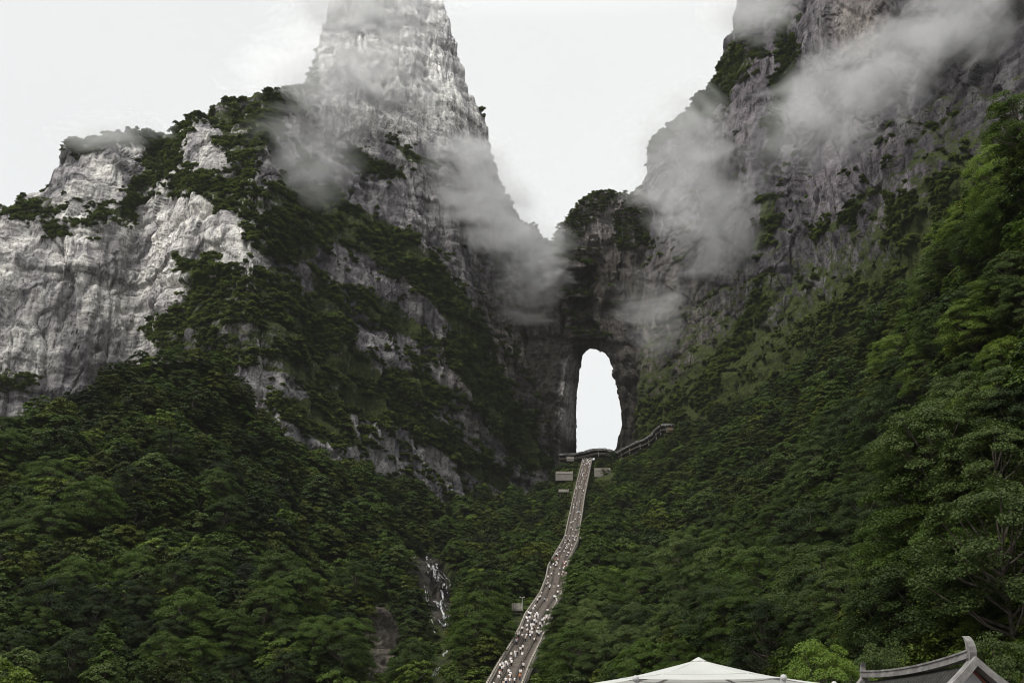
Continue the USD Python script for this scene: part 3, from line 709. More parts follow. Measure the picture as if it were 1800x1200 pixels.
# ------------------------------------------------------------------ the stairway
HALF = 3.3
tan = np.diff(S3[:, :2], axis=0); tan /= np.linalg.norm(tan, axis=1, keepdims=True)
nt = np.vstack([tan[:1], tan[:-1] + tan[1:], tan[-1:]]); nt /= np.linalg.norm(nt, axis=1, keepdims=True)
side = np.c_[nt[:, 1], -nt[:, 0]]                                   # to the right when climbing
NSTEP = [max(3, int(round((S3[i + 1, 2] - S3[i, 2]) / .175))) for i in range(len(S3) - 1)]


def stair_at(i, t, lat):
    """A point of flight i, the fraction t along it, lat metres right of its middle, on the tread."""
    k = min(int(t * NSTEP[i]), NSTEP[i] - 1)
    xy = S3[i, :2] * (1 - t) + S3[i + 1, :2] * t + lat * (side[i] * (1 - t) + side[i + 1] * t)
    return np.array([xy[0], xy[1], S3[i, 2] + (S3[i + 1, 2] - S3[i, 2]) * (k + 1) / NSTEP[i]])


def edge(i, t, lat, up=0.0):
    xy = S3[i, :2] * (1 - t) + S3[i + 1, :2] * t + lat * (side[i] * (1 - t) + side[i + 1] * t)
    return np.array([xy[0], xy[1], S3[i, 2] + (S3[i + 1, 2] - S3[i, 2]) * t + up])


stairs = thing('stairway', 'long steep stone stairway crowded with visitors, climbing the gully to the hole', 'stairway')
for i in range(len(S3) - 1):
    V, F = [], []
    for k in range(NSTEP[i]):
        t0, t1 = k / NSTEP[i], (k + 1) / NSTEP[i]
        z = S3[i, 2] + (S3[i + 1, 2] - S3[i, 2]) * (k + 1) / NSTEP[i]; zb = z - (S3[i + 1, 2] - S3[i, 2]) / NSTEP[i]
        a, b, c, d = edge(i, t0, -HALF), edge(i, t0, HALF), edge(i, t1, HALF), edge(i, t1, -HALF)
        o = len(V)
        V += [[*a[:2], zb], [*b[:2], zb], [*a[:2], z], [*b[:2], z], [*c[:2], z], [*d[:2], z], [*a[:2], zb - 2], [*b[:2], zb - 2], [*c[:2], zb - 2], [*d[:2], zb - 2]]
        for q in ((0, 1, 3, 2), (2, 3, 4, 5), (6, 2, 5, 9), (3, 7, 8, 4)):
            F += [[o + q[0], o + q[1], o + q[2]], [o + q[0], o + q[2], o + q[3]]]
    obj('flight', (np.array(V), np.array(F)), step_m, stairs)


def sweep_box(pts, wdt, hgt):
    """A bar of rectangular section along pts (bottom centre line)."""
    pts = np.asarray(pts, float)
    t = np.gradient(pts[:, :2], axis=0); t /= np.linalg.norm(t, axis=1, keepdims=True) + 1e-9
    w = np.c_[t[:, 1], -t[:, 0], np.zeros(len(t))] * wdt / 2
    up = np.array([0, 0, hgt])
    v = np.stack([pts - w, pts + w, pts + w + up, pts - w + up], 1).reshape(-1, 3)
    f = []
    for i in range(len(pts) - 1):
        for k in range(4):
            a0, b0 = 4 * i + k, 4 * i + (k + 1) % 4
            f += [[a0, b0, b0 + 4], [a0, b0 + 4, a0 + 4]]
    n = 4 * (len(pts) - 1)
    f += [[0, 2, 1], [0, 3, 2], [n, n + 1, n + 2], [n, n + 2, n + 3]]
    return trimesh.Trimesh(v, f, process=False)


for sgn in (-1, 1):
    lat = sgn * (HALF + .2)
    line = [edge(i, t, lat) for i in range(len(S3) - 1) for t in np.linspace(0, 1, 9)[: -1]] + [edge(len(S3) - 2, 1, lat)]
    b = [sweep_box(np.array(line) - [0, 0, 1.2], .42, 1.6), sweep_box(np.array(line) + [0, 0, .95], .30, .22)]
    obj('balustrade', cat(b), stone_m, stairs)
    posts = []
    for i in range(len(S3) - 1):
        L = np.linalg.norm(S3[i + 1, :2] - S3[i, :2])
        for t in (np.arange(int(L / 2.4) + 1) + .5) / (int(L / 2.4) + 1):
            e = edge(i, t, lat); posts.append(box(e + [0, 0, .75], (.36, .36, 1.3), math.atan2(tan[i, 1], tan[i, 0])))
    tag(obj('balustrade_posts', cat(posts), stone_m, stairs), kind='stuff')
    lat = sgn * 1.35
    line = np.array([edge(i, t, lat) for i in range(len(S3) - 1) for t in np.linspace(0, 1, 9)[: -1]])
    hr = [sweep_box(line + [0, 0, 1.0], .14, .12), sweep_box(line + [0, 0, .18], .24, .16)]
    for i in range(len(S3) - 1):
        L = np.linalg.norm(S3[i + 1, :2] - S3[i, :2])
        for t in (np.arange(int(L / 3) + 1) + .5) / (int(L / 3) + 1):
            hr.append(box(edge(i, t, lat) + [0, 0, .55], (.1, .1, 1.0)))
    obj('handrail', cat(hr), darkwood_m, stairs)

# ------------------------------------------------------------------ terraces and viewing platforms beside the stairway


def terrace(name, label, cat_, px0, px1, pyt, pyb, Y, depth, merlons, mw=wall_m, mp=stone_m, slab=False):
    a, b, lo = at(px0, pyt, Y), at(px1, pyt, Y), at(px0, pyb, Y)
    W, H = b[0] - a[0], a[2] - lo[2]
    t = thing(name, label, cat_, None, (a + b) / 2 * [1, 1, 0] + [0, 0, lo[2]])
    if slab:
        obj('slab', box((0, depth / 2, H - .25), (W, depth, .5)), mw, t)
        for x_ in (-.36, .36):
            for y_ in (.5, depth - .5): obj('support', box((x_ * W, y_, H - 2.0), (.35, .35, 3)), darkwood_m, t)
    else:
        obj('retaining_wall', box((0, depth / 2, H / 2 - .4), (W, depth, H + .8)), mw, t)
        obj('coping', box((0, depth / 2 - .1, H + .12), (W + .3, depth + .3, .24)), mp, t)
    hb = H + (.0 if slab else .24)
    n = merlons
    for k in range(n):
        x = -W / 2 + .3 + (W - .6) * k / (n - 1)
        obj('post', cat([box((x, .2, hb + .65), (.42, .42, 1.3)), trimesh.creation.icosphere(1, .26).apply_translation((x, .2, hb + 1.45))]), mp, t)
    obj('rail', cat([box((0, .2, hb + 1.0), (W - .5, .22, .2)), box((0, .2, hb + .45), (W - .5, .16, .8))]), mp, t)
    for sx_ in (-1, 1):
        obj('side_rail', box((sx_ * (W / 2 - .25), depth / 2 + .1, hb + .6), (.2, depth - .8, .9)), mp, t)
    return t


terrace('terrace', 'grey stone terrace wall with crenellated rail left of the top flight', 'terrace', 977, 1007, 832, 842, 688, 5, 9)
terrace('terrace', 'grey stone terrace wall with crenellated rail right of the top flight', 'terrace', 1045, 1073, 826, 836, 694, 5, 9)
terrace('terrace', 'small pale balustraded terrace lower left of the top flight', 'terrace', 982, 1000, 863, 866, 634, 4, 6, slab=True)
terrace('terrace', 'tiny pale terrace high up under the left cliff beside the gallery', 'terrace', 996, 1009, 806, 808, 735, 3, 6)
terrace('viewing_platform', 'small pale platform jutting right from the middle of the stairway', 'platform', 1017, 1028, 946, 950, 498, 3, 4, slab=True)
terrace('viewing_platform', 'pale balustraded platform left of the stairway beside a lamp post', 'platform', 899, 919, 1070, 1073, 300, 2.6, 6, slab=True)
pinkish = speckled('pink_stone', (.36, .25, .21), (.55, .42, .37), 1.5)
terrace('viewing_platform', 'pinkish balustraded platform among trees right of the lowest flights', 'platform', 950, 960, 1152, 1158, 236, 1.8, 5, pinkish, pinkish)
p = at(918, 1071, 299)
lp = thing('lamp_post', 'slim lamp post with two heads on the platform left of the stairway', 'lamp post', None, p)
obj('pole', tube([(0, 0, 0), (0, 0, 3.6)], [.10, .07], 8), metal_m, lp)
for sgn in (-1, 1):
    obj('arm', tube([(0, 0, 3.3), (sgn * .3, 0, 3.55), (sgn * .5, 0, 3.6)], [.05, .05, .04], 5), metal_m, lp)
    obj('lamp_head', trimesh.creation.icosphere(1, 1).apply_scale((.3, .22, .16)).apply_translation((sgn * .55, 0, 3.58)), stone_m, lp)

# ------------------------------------------------------------------ the covered gallery across the foot of the hole
GP = np.array([(984, 800, 738), (1012, 799, 737), (1030, 795, 737), (1046, 791, 736), (1064, 791, 734), (1088, 797, 730), (1100, 789, 724), (1120, 779, 716), (1135, 774, 710), (1150, 764, 704), (1158, 754, 700), (1166, 748, 696), (1183, 748, 692)], float)
G3 = at(*GP.T)
gal = thing('covered_gallery', 'roofed walkway with craggy grey roof on posts at the foot of the hole', 'gallery')
for i in range(len(G3) - 1):
    a, b = G3[i], G3[i + 1]
    q = [a * (1 - t) + b * t for t in np.linspace(-.04, 1.04, 7)]
    r_ = cat([sweep_box(np.array(q) + [0, 0, -.8], 5.6, 1.3 + .3 * (i % 2)), sweep_box(np.array(q) + [0, 0, .3], 2.4, .8 + .3 * ((i * 7) % 3) / 2)]).subdivide().subdivide()
    v = r_.vertices; v = v + (np.stack([noise(v / 1.4, 3), noise(v / 1.4, 4), fbm(v / 1.1, 2, 5)], -1) - .5) * [1.0, 1.0, 1.3]
    obj('roof', trimesh.Trimesh(v, r_.faces, process=False), roofrock_m, gal)
    q = np.array(q)
    obj('deck', sweep_box(q - [0, 0, 4.0], 4.2, .4), darkwood_m, gal)
    obj('railing', sweep_box(q - [0, 2.0, 2.9], .2, .2), wall_m, gal)
    obj('back_wall', sweep_box(q + [0, 2.3, -9.5 if i in (3, 4, 5) else -5.2], .3, 9.2 if i in (3, 4, 5) else 4.9), darkwood_m, gal)  # dark panel added behind the walkway, standing in for shade under the roof
    n = max(1, int(np.linalg.norm(b - a) / 7))
    if i >= 3:
        for k in range(n):
            c = a + (b - a) * (k + .3) / n
            obj('post', tube([c + [0, -2.0, -5.6], c + [0, -2.0, -.6]], .34, 7), wall_m, gal)
            obj('post', tube([c + [0, 1.7, -5], c + [0, 1.7, -.6]], .3, 6), wall_m, gal)
c = G3[-1]
ochre = speckled('ochre_wall', (.30, .20, .11), (.48, .36, .22), 1)
obj('pavilion_wall', box(c + [-2.0, 1.2, -2.6], (4.0, .5, 3.6)), ochre, gal)

# ------------------------------------------------------------------ waterfall
water_m = M('white_water', {'g': ('geometry', {}), 'n': ('noise_texture', {'scale': 2.5, 'detail': 4}), 'r': ('rgb_ramp', {'ramp': [(.35, (.25, .255, .26)), (.65, (.6, .61, .615))]}),
                            'p': ('principled_bsdf', {'roughness': .35}), 't': ('transparent_bsdf', {}), 'mr': ('map_range', {'from_min': .40, 'from_max': .62, 'clamp': True}), 'm': ('mix_closure', {})},
            [('g.position', 'n.vector'), ('n.fac', 'r.fac'), ('r.color', 'p.base_color'), ('n.fac', 'mr.value'), ('mr.result', 'm.fac'), ('t.BSDF', 'm.closure1'), ('p.BSDF', 'm.closure2')], surface='m.closure')
fall = thing('waterfall', 'white waterfall threading down a dark rock face among trees left of the stairway', 'waterfall')
wr = np.random.default_rng(17)
for pts, wd in [([(255, 100), (265, 150), (300, 200), (340, 215), (375, 260), (405, 300), (415, 350)], .8), ([(330, 140), (342, 185), (350, 215)], 1.0), ([(290, 120), (300, 170), (315, 230), (320, 300), (345, 315), (390, 325), (415, 350), (420, 420)], .5),
                ([(258, 130), (250, 180), (262, 240)], .35), ([(380, 390), (398, 450), (385, 500), (385, 560), (402, 605), (415, 650), (416, 715)], .9), ([(430, 480), (440, 560), (452, 620), (445, 670), (416, 710)], .35),
                ([(240, 310), (255, 380), (265, 450), (282, 510), (300, 560), (330, 650), (355, 740)], .28), ([(310, 480), (350, 490), (366, 520), (386, 550)], .5), ([(135, 85), (150, 140), (155, 190)], .3), ([(340, 250), (350, 290), (375, 330), (385, 390)], .4),
                ([(445, 870), (430, 910), (410, 965)], .6), ([(345, 1070), (320, 1110), (300, 1145)], .7), ([(350, 650), (380, 690), (412, 712)], .4)]:
    pp = np.array(pts, float); s_ = np.linspace(0, 1, 5 * len(pp))
    q = PchipInterpolator(np.linspace(0, 1, len(pp)), pp)(s_) + wr.normal(0, 2.0, (len(s_), 2))
    w3 = np.array([surf(700 + a / 5, 960 + b / 5, 5) for a, b in q])
    tgt = at(700 + q[:, 0] / 5, 960 + q[:, 1] / 5, w3[:, 1] - .9)
    for rep_ in range(3):
        off = np.cumsum(wr.normal(0, .10, (len(tgt), 3)), 0) + wr.normal(0, .35, 3); off[:, 1] *= .2
        k0 = int(wr.integers(0, max(1, len(tgt) // 3))) if rep_ else 0; k1 = len(tgt) - (int(wr.integers(0, len(tgt) // 3 + 1)) if rep_ else 0)
        if k1 - k0 > 3: obj('strand', tube(tgt[k0:k1] + off[k0:k1], wd * (.36, .2, .14)[rep_] * wr.uniform(.3, 1.5, k1 - k0), 6), water_m, fall)

# ------------------------------------------------------------------ visitors
skin_m = M('skin', {'p': ('principled_bsdf', {'base_color': (.26, .16, .11), 'roughness': .6})})
hair_m = M('black_hair', {'p': ('principled_bsdf', {'base_color': (.015, .013, .012), 'roughness': .5})})
CLOTH = {n: M(n + '_cloth', {'p': ('principled_bsdf', {'base_color': tuple((.72 if min(c) > .6 else .45) * q for q in c), 'roughness': .85, 'specular_ior_level': .1})}) for n, c in
         {'white': (.85, .85, .85), 'pale_blue': (.50, .60, .75), 'black': (.02, .02, .022), 'red': (.5, .05, .04), 'blue': (.05, .14, .5), 'orange': (.75, .20, .04), 'yellow': (.8, .5, .05), 'pink': (.75, .22, .38), 'grey': (.25, .25, .26), 'navy': (.03, .04, .09), 'cream': (.7, .64, .5)}.items()}


def limb(chain, n=12):
    """One continuous tapering piece through (point, radius) joints."""
    out = mf.Manifold()
    for (a, ra), (b, rb) in zip(chain[:-1], chain[1:]):
        out += mf.Manifold.batch_hull([mf.Manifold.sphere(ra, n).translate(tuple(a)), mf.Manifold.sphere(rb, n).translate(tuple(b))])
    return out


def person_pieces(pose):
    """Body, shirt, trousers and hair of a 1.68 m tall figure facing +y."""
    st = {'stand': (.03, -.03, .06), 'stride': (.30, -.26, .24), 'step': (.26, -.12, .30)}[pose]
    lift = .17 if pose == 'step' else 0
    hip, knee, foot = .88, .47, .05
    legs, trousers = [], []
    for sgn, f in ((-1, st[0]), (1, st[1])):
        up = lift if sgn < 0 else 0
        h, k, a = (sgn * .09, 0, hip), (sgn * .095, f * .62 + .05 * (f > .1), knee + up * 1.2), (sgn * .1, f - (.04 if f < 0 else 0), foot + .03 + up)
        legs += [(h, k, a, (sgn * .11, a[1] + .15, .04 + up))]
    body, shirt, trou = mf.Manifold(), mf.Manifold(), mf.Manifold()
    for h, k, a, t in legs:
        body += limb([(h, .085), (k, .058), (a, .042)]) + limb([(a, .042), (t, .034)])
        trou += limb([(h, .105), (k, .078), ((a[0], a[1], a[2] + .06), .062)])
    body += limb([((0, 0, .92), .13), ((0, .01, 1.15), .125), ((0, -.01, 1.34), .10), ((0, 0, 1.42), .055), ((0, .01, 1.50), .05)])
    body += mf.Manifold.batch_hull([mf.Manifold.sphere(.10, 14).scale((.82, 1, 1.05)).translate((0, .015, 1.585)), mf.Manifold.sphere(.05, 10).translate((0, .055, 1.515))]) + mf.Manifold.sphere(.018, 8).translate((0, .118, 1.575))
    shirt += mf.Manifold.batch_hull([mf.Manifold.sphere(.12, 12).scale((1.2, .9, 1)).translate((s * .07, 0, .93)) for s in (-1, 1)] + [mf.Manifold.sphere(.09, 12).translate((s * .13, 0, 1.34)) for s in (-1, 1)])
    trou += mf.Manifold.batch_hull([mf.Manifold.sphere(.115, 12).translate((s * .075, 0, .87)) for s in (-1, 1)])
    for sgn in (-1, 1):
        f = -st[2] * sgn * .8
        s, e, w = (sgn * .19, 0, 1.36), (sgn * .235, -.02 + f * .35, 1.10), (sgn * .23, f + .08, .90)
        body += limb([(s, .055), (e, .042), (w, .032)]) + limb([(w, .034), ((sgn * .225, f + .12, .82), .028)])
        shirt += limb([(s, .075), ((s[0] * .35 + e[0] * .65, s[1] * .35 + e[1] * .65, s[2] * .35 + e[2] * .65), .066)])
    hair = (mf.Manifold.sphere(.112, 14).scale((.86, 1, 1.05)).translate((0, -.012, 1.60))) - mf.Manifold.cube((.4, .3, .3), True).translate((0, .19, 1.50))
    return body, shirt, trou, hair


POSES = {k: person_pieces(k) for k in ('stand', 'stride', 'step')}
OUTFITS = [('white', 'black'), ('white', 'navy'), ('white', 'grey'), ('pale_blue', 'navy'), ('black', 'black'), ('grey', 'navy'), ('red', 'black'), ('blue', 'grey'), ('orange', 'navy'), ('yellow', 'black'), ('pink', 'grey'), ('navy', 'cream'), ('cream', 'navy'), ('white', 'white')]
PCLS = {}
for ps in POSES:
    for sh, tr_ in OUTFITS:
        c = stage.CreateClassPrim(f'/World/{ps}ing_person_in_{sh}_and_{tr_}')
        for nm_, g_, mt in zip(('body', 'shirt', 'trousers', 'hair'), POSES[ps], (skin_m, CLOTH[sh], CLOTH[tr_], hair_m)): obj(nm_, g_, mt, c, 40)
        PCLS[ps, sh, tr_] = c
PART = {0: 'at the bottom edge', 1: 'flight behind trees', 2: 'crowded lower landing', 3: 'crowded lower landing', 4: 'above crowded landing', 5: 'lower bend', 6: 'lower middle flight',
        7: 'middle landing', 8: 'middle landing', 9: 'upper bend', 10: 'long middle flight', 11: 'long top flight'}
pr = np.random.default_rng(33)
WT = [.33, .14, .10, .07, .07, .05, .02, .03, .01, .015, .015, .04, .04, .07]
taken = []
for seg, num in [(0, 26), (1, 8), (2, 22), (3, 26), (4, 14), (5, 8), (6, 12), (7, 22), (8, 16), (9, 14), (10, 26), (11, 86)]:
    lo = 0
    for _ in range(num):
        for _try in range(30):
            t = pr.random() if seg != 11 else 1 - pr.random() ** 1.5 * .98
            if seg == 11 and pr.random() < .35: t = .72 + .27 * pr.random()
            lat = pr.uniform(-2.9, 2.9)
            if abs(abs(lat) - 1.35) < .28: continue
            t = min(t, .985)
            t = (int(t * NSTEP[seg]) + .55) / NSTEP[seg]
            p = stair_at(seg, t, lat)
            if all(np.linalg.norm(p[:2] - q[:2]) > .62 for q in taken): break
        taken.append(p)
        sh, tr_ = OUTFITS[pr.choice(len(OUTFITS), p=WT)] if pr.random() > .35 else OUTFITS[pr.integers(0, 3)]
        ps = ['stand', 'stride', 'step'][pr.choice(3, p=[.5, .3, .2])] if seg not in (2, 3) else 'stand'
        down = pr.random() < .55
        heading = math.degrees(math.atan2(tan[seg, 1], tan[seg, 0])) - 90 + (180 if down else 0) + pr.normal(0, 25)
        if ps == 'step' and down: ps = 'stride'
        pos = {-1: 'left', 0: 'middle', 1: 'right'}[int(np.sign(lat)) if abs(lat) > 1.35 else 0]
        lab = f"person in {sh.replace('_', ' ')} top, {tr_} trousers, {'standing' if ps == 'stand' else ('descending' if down else 'climbing')}, {pos} lane, {PART[seg]}"
        ref('person', PCLS[ps, sh, tr_], lab, 'person', 'visitors on the stairway', p, heading, pr.uniform(.94, 1.08))
# parasols carried on the stairway
for seg, t, lat, col, lab in [(11, .12, -.6, 'white', 'open white umbrella held over a visitor on the long top flight'), (11, .55, .9, 'yellow', 'small yellow umbrella on the top flight'), (10, .5, 1.6, 'blue', 'blue umbrella on the straight middle flight')]:
    p = stair_at(seg, t, lat)
    ref('person', PCLS['stand', 'white', 'black'], f'person in white top under the {col} umbrella', 'person', None, p, 170, 1)
    u = thing('umbrella', lab, 'umbrella', None, p)
    a = np.arange(9) * 2 * math.pi / 8
    v = np.vstack([[(0, 0, 2.25)], np.c_[.33 * np.cos(a[:8]), .33 * np.sin(a[:8]), np.full(8, 2.17)], np.c_[.62 * np.cos(a[:8]), .62 * np.sin(a[:8]), np.full(8, 1.95)]])
    f = [[0, 1 + k, 1 + (k + 1) % 8] for k in range(8)] + [q for k in range(8) for q in ([1 + k, 9 + k, 9 + (k + 1) % 8], [1 + k, 9 + (k + 1) % 8, 1 + (k + 1) % 8])]
    obj('canopy', trimesh.Trimesh(v, f, process=False), CLOTH[col], u)
    obj('shaft', tube([(.2, .1, 1.0), (0, 0, 2.3)], .012, 5), metal_m, u)

# ------------------------------------------------------------------ white hexagonal canopy in the foreground
canvas_m = M('white_canvas', {'g': ('geometry', {}), 'n': ('noise_texture', {'scale': 1.2, 'detail': 4}), 'r': ('rgb_ramp', {'ramp': [(.3, (.29, .298, .285)), (.7, (.335, .34, .325))]}), 'p': ('principled_bsdf', {'roughness': .7, 'specular_ior_level': .2}), 't': ('translucent_bsdf', {'color': (.7, .7, .66)}), 'm': ('mix_closure', {'fac': .18})},
             [('g.position', 'n.vector'), ('n.fac', 'r.fac'), ('r.color', 'p.base_color'), ('p.BSDF', 'm.closure1'), ('t.BSDF', 'm.closure2')], surface='m.closure')
ap = at(1228, 1158, 24.0)
can = thing('canopy', 'white six-sided fabric canopy on posts at the bottom edge of the view', 'canopy', None, (ap[0], ap[1], 0))
ZA, ZE, RC = ap[2], 2.95, 2.95
cor = [np.array([RC * math.cos(math.radians(-66 + 60 * k)), RC * math.sin(math.radians(-66 + 60 * k)), ZE]) for k in range(6)]
for k in range(6):
    a, b = cor[k], cor[(k + 1) % 6]
    tp = np.array([0, 0, ZA])
    V, F = [], []
    NU, NV = 12, 10
    for i in range(NU + 1):
        r0 = .06 + .94 * i / NU
        for j in range(NV + 1):
            e = a * (1 - j / NV) + b * j / NV
            q = np.array([e[0] * r0, e[1] * r0, ZA + (ZE - ZA) * r0])
            sag = math.sin(math.pi * j / NV) * r0
            q[2] -= .05 * sag + .07 * math.sin(math.pi * r0) - .03 * (r0 > .6) * sag; q[:2] *= 1 - .05 * sag * (r0 ** 3)
            V.append(q)
    for i in range(NU):
        for j in range(NV):
            o = i * (NV + 1) + j; F += [[o, o + NV + 1, o + NV + 2], [o, o + NV + 2, o + 1]]
    obj('fabric_panel', (np.array(V), np.array(F)), canvas_m, can, True)
    obj('rib', tube([tp * .99, cor[k] * .5 + tp * .5 - [0, 0, .10], cor[k] - [0, 0, .04]], [.025, .025, .025], 6), metal_m, can)
    obj('corner_cap', cat([trimesh.creation.icosphere(1, .07).apply_translation(cor[k] * [1.01, 1.01, 1] + [0, 0, .0]), box(cor[k] * [1.0, 1.0, 1] - [0, 0, .12], (.09, .09, .2))]), metal_m, can)
    obj('seam', tube([np.array([e[0] * .62, e[1] * .62, ZA + (ZE - ZA) * .62 - .06 - .02 * math.sin(math.pi * f)]) for f in np.linspace(0.02, .98, 7) for e in [a * (1 - f) + b * f]], .012, 5), canvas_m, can)
    obj('post', tube([cor[k] * [.97, .97, 0], cor[k] * [.97, .97, 1] - [0, 0, .1]], .04, 8), metal_m, can)
obj('top_cap', trimesh.creation.cone(.19, .10, sections=12).apply_translation((0, 0, ZA - .045)), canvas_m, can)

# ------------------------------------------------------------------ tiled pavilion at the lower right
tile_m = speckled('grey_roof_tile', (.007, .007, .006), (.022, .0215, .0195), 3, .8)
ridge_m = speckled('weathered_ridge_plaster', (.07, .066, .064), (.17, .163, .158), 2.2, .9)
white_m = speckled('white_plaster', (.33, .33, .35), (.4, .4, .42), 1.5)
redwood_m = speckled('red_brown_wood', (.11, .04, .028), (.2, .075, .05), 3)
A, B = at(1707, 1154, 30.0), at(1519, 1187, 38.6)
B[2] = A[2]
ax = (B - A); LEN = np.linalg.norm(ax); ang = math.degrees(math.atan2(ax[1], ax[0])) - 90
pav = thing('tiled_pavilion', 'small pavilion with curved grey tiled roof, horned ridge and white gable at the lower right', 'pavilion', None, (A[0], A[1], 0), ang)
ZR = A[2]
# local frame: +y runs back along the ridge, x across it; the near gable stands at y = 0


def rf(u):
    """Height of the roof u metres out from the ridge: steep at the top, sweeping flat to the eave."""
    return ZR - .18 - 1.02 * u + .17 * u * u


EW = 2.3
us_ = np.linspace(0, EW, 10)
for sgn in (-1, 1):
    under = np.array([(sgn * u, y, rf(u) - .03) for y in (0.06, LEN) for u in us_]); n = len(us_)
    F = [q for k in range(n - 1) for q in ([k, k + 1, n + k + 1], [k, n + k + 1, n + k])]
    low_ = under - [0, 0, .12]
    obj('roof_slope', (np.vstack([under, low_]), np.array(F + [[a + 2 * n, c + 2 * n, b + 2 * n] for a, b, c in F] + [[n - 1, 3 * n - 1, 4 * n - 1], [n - 1, 4 * n - 1, 2 * n - 1]])), tile_m, pav)
    for k in range(34):
        y = .28 + (LEN - .4) * k / 33
        obj('tile_row', tube([(sgn * u, y, rf(u) + .02) for u in us_[1:]], .075, 6), tile_m, pav)
ysag = lambda y: .16 * ((2 * y / LEN - 1) ** 2)
rp = np.array([(0, y, ZR - .20 + ysag(y)) for y in np.linspace(-.05, LEN + .05, 14)])
obj('main_ridge', cat([sweep_box(rp, .30, .10), sweep_box(rp + [0, 0, .10], .20, .09), sweep_box(rp + [0, 0, .19], .26, .05)]), ridge_m, pav)


def horn(y0, dirn, s):
    """The upturned end of the ridge, a tapering slab curling inwards."""
    pts = [(0, 0, -.15, .34), (0, -.10, .12, .33), (0, -.13, .34, .27), (0, -.08, .52, .19), (0, .03, .66, .11), (0, .16, .74, .04)]
    V = []
    for x_, y_, z_, w_ in pts:
        for sx_ in (-.13, .13):
            V += [(sx_ * s, y0 + dirn * (y_ + w_ * .5) * s, ZR + .02 + z_ * s), (sx_ * s, y0 + dirn * (y_ - w_ * .5) * s, ZR + .02 + z_ * s)]
    return mf.Manifold.compose([mf.Manifold.hull_points(np.array(V[4 * i:4 * i + 8])) for i in range(len(pts) - 1)])


obj('ridge_horn', horn(.02, 1, .78), ridge_m, pav)
obj('ridge_horn', horn(LEN - .02, -1, .6), ridge_m, pav)
for y0, dr in ((0, 1), (LEN, -1)):
    for sgn in (-1, 1):
        ln = np.array([(sgn * u, y0 - dr * .02, rf(u) + .02) for u in us_])
        V = np.stack([ln + [0, -dr * .30, -.1], ln + [0, dr * .12, -.1], ln + [0, dr * .12, .16], ln + [0, -dr * .30, .16]], 1).reshape(-1, 3)
        F = [q for i in range(len(ln) - 1) for k in range(4) for q in ([4 * i + k, 4 * i + (k + 1) % 4, 4 * i + 4 + (k + 1) % 4], [4 * i + k, 4 * i + 4 + (k + 1) % 4, 4 * i + 4 + k])]
        m_ = 4 * (len(ln) - 1); F += [[m_, m_ + 1, m_ + 2], [m_, m_ + 2, m_ + 3]]
        obj('verge_ridge', (V, np.array(F)), ridge_m, pav)
    g0 = [(-.92, rf(1.05) - .03), (.92, rf(1.05) - .03), (0, ZR - .30)]
    tri = trimesh.creation.extrude_polygon(shapely.Polygon(g0), .06, engine='earcut'); tri.apply_transform(trimesh.transformations.rotation_matrix(math.pi / 2, (1, 0, 0))); tri.apply_translation((0, y0 + dr * .20 + .03, 0))
    obj('gable_panel', tri, white_m, pav)
    for sgn in (-1, 1):
        obj('bargeboard', tube([(sgn * .04, y0 + dr * .14, ZR - .33), (sgn * .55, y0 + dr * .14, rf(.55) - .24), (sgn * 1.1, y0 + dr * .14, rf(1.1) - .18)], .05, 6), redwood_m, pav)
    obj('gable_beam', box((0, y0 + dr * .15, rf(1.05) - .09), (2.0, .14, .12)), redwood_m, pav)
    for k in range(9):
        obj('skirt_tile', tube([(-1.0 + .25 * k, y0 + dr * .12, rf(1.05) - .16), (-1.0 + .25 * k, y0 - dr * .75, rf(1.05) - .52)], .075, 6), tile_m, pav)
    sk = mf.Manifold.hull_points(np.array([(-1.2, y0 + dr * .15, rf(1.05) - .2), (1.2, y0 + dr * .15, rf(1.05) - .2), (-1.7, y0 - dr * .8, rf(1.05) - .6), (1.7, y0 - dr * .8, rf(1.05) - .6), (-1.7, y0 - dr * .8, rf(1.05) - .7), (1.7, y0 - dr * .8, rf(1.05) - .7)]))
    obj('skirt_roof', sk, tile_m, pav)
# corner ridge of the near left eave, with its upturned end
cr_ = np.array([(-1.35, .1, rf(1.35) + .06), (-1.75, -.35, rf(1.75) + .02), (-2.05, -.75, rf(1.95) + .10), (-2.15, -.9, rf(1.95) + .36)])
obj('corner_ridge', cat([sweep_box(cr_[:3], .22, .2), tube([(-1.62, -.25, rf(1.7) + .0), (-1.66, -.3, rf(1.7) + .36), (-1.70, -.34, rf(1.7) + .55)], [.09, .08, .07], 6)]), ridge_m, pav)
obj('wall', box((0, LEN / 2, 1.25), (2.6, LEN - .8, 2.5)), redwood_m, pav)
for y0 in (.4, LEN - .4):
    for sgn in (-1, 1): obj('column', tube([(sgn * 1.5, y0, 0), (sgn * 1.5, y0, 2.6)], .13, 10), redwood_m, pav)

# ------------------------------------------------------------------ bushes by the plaza
for px, py, Y, sc, k, lab in [(1456, 1240, 44, .52, 0, 'bright green bushy young tree between the canopy and the tiled pavilion'), (1548, 1236, 50, .56, 3, 'low green bush in front of the left end of the tiled roof'),
                              (1786, 1240, 42, .52, 3, 'dark green bush at the right edge beside the tiled pavilion')]:
    p = at(px, py, Y); p[2] = 0
    ref('bush', near_cls[k], lab, 'bush', None, p, px, [sc * .72, sc * .72, sc])
ref('bush', near_cls[1], 'small thin green bush behind the right side of the canopy', 'bush', None, surf(1336, 1178) - [0, 0, .3], 10, .24)

# ------------------------------------------------------------------ mist


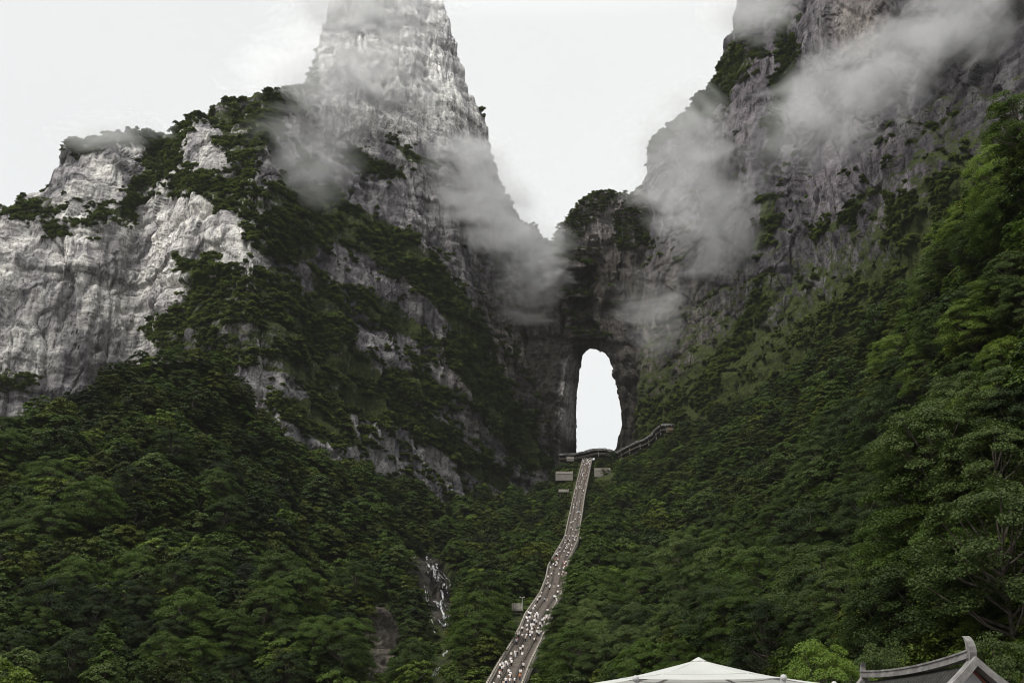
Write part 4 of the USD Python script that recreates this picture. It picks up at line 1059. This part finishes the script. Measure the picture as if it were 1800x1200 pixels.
def mist(label, px, py, Y, rx, ry, dep, dens, rot=0.0, g=-.45, cut=.5):
    m_ = M(numbered_look('mist_air'), {
        'tc': ('texture_coordinate', {}), 'g': ('geometry', {}), 'len': ('vector_math', {'math_type': 'length'}), 'mp': ('mapping', {'rotation': (0, math.radians(-rot), 0), 'scale': (.016, .022, .027)}),
        'n': ('noise_texture', {'scale': 1.0, 'detail': 8, 'roughness': .64, 'distortion': 1.3}), 'sq': ('math', {'math_type': 'multiply'}),
        'mr': ('map_range', {'from_min': 0, 'from_max': 1.0, 'to_min': 1.0, 'to_max': -.7, 'clamp': False}),
        'a': ('math', {'math_type': 'multiply_add', 'value2': 4.2}), 'a2': ('math', {'math_type': 'subtract', 'value2': 2.1 + cut - .45}), 'cl': ('math', {'math_type': 'maximum', 'value2': 0.0}), 'mx': ('math', {'math_type': 'multiply', 'value2': dens}),
        'v': ('principled_volume', {'color': (1.0, 1.0, 1.0), 'anisotropy': g})},
        [('tc.object', 'len.vector1'), ('g.position', 'mp.vector'), ('mp.vector', 'n.vector'), ('len.value', 'sq.value1'), ('len.value', 'sq.value2'), ('sq.value', 'mr.value'), ('mr.result', 'a.value3'), ('n.fac', 'a.value1'), ('a.value', 'a2.value1'), ('a2.value', 'cl.value1'), ('cl.value', 'mx.value1'), ('mx.value', 'v.density')], surface=None, volume='v.volume')
    me = usdkit.mesh(stage, numbered('/World/mist'), trimesh.creation.icosphere(3, 1.0), m_)
    me.AddTranslateOp().Set(Gf.Vec3d(*map(float, at(px, py, Y)))); me.AddRotateYOp().Set(float(rot)); me.AddScaleOp().Set(Gf.Vec3f(rx * Y / FPX, dep, ry * Y / FPX))
    tag(me.GetPrim(), label, 'mist', kind='stuff')


def numbered_look(n):
    used[n] = used.get(n, 0) + 1
    return f'{n}_{used[n]:03d}'


mist('thin cloud swallowing the summit of the left peak', 640, -10, 740, 300, 210, 44, .027, 0, -.1)
mist('thin cloud veiling the face of the left peak', 670, 130, 742, 230, 190, 34, .013, 0)
mist('cloud drifting left of the left peak', 550, 120, 715, 230, 170, 34, .022, 0, .3)
mist('thin cloud on the flat top of the far left cliff', 190, 232, 640, 170, 64, 24, 0.0330, 0, -.3)
mist('wisp on the shoulder right of the wooded top', 540, 262, 632, 190, 170, 26, 0.0165, 30)
mist('cloud pouring down the right edge of the left peak', 868, 368, 752, 150, 270, 36, 0.0319, -36, -.3)
mist('cloud hanging on the left edge of the right cliff', 1195, 270, 680, 150, 250, 30, 0.0307, 15, -.35)
mist('wisp lower on the right cliff', 1250, 380, 645, 180, 210, 26, 0.0165, 25)
mist('streak of cloud crossing the right cliff', 1540, 120, 462, 420, 140, 24, 0.0354, -24)
mist('wisp on the right cliff below the streak', 1420, 220, 515, 260, 140, 22, 0.0212, -20)
mist('cloud at the top of the right cliff edge', 1310, 20, 630, 140, 120, 26, 0.0260, 0, -.2)
mist('cloud at the top right corner', 1720, 20, 425, 240, 160, 26, 0.0330, -20)
mist('faint mist on the wall right of the rock bridge', 1150, 540, 735, 120, 140, 22, 0.0118, 0)
mist('faint mist on the dark wall left of the rock bridge', 930, 490, 765, 110, 130, 20, 0.0118, 0)

# faint moisture in the air of the whole gorge
haze_m = M('damp_air', {'v': ('principled_volume', {'color': (1.0, 1.0, 1.0), 'density': .000014})}, [], surface=None, volume='v.volume')
tag(obj('haze', box((0, 500, 450), (4400, 4400, 906)), haze_m), 'faint damp haze filling the whole gorge', 'haze', kind='stuff')
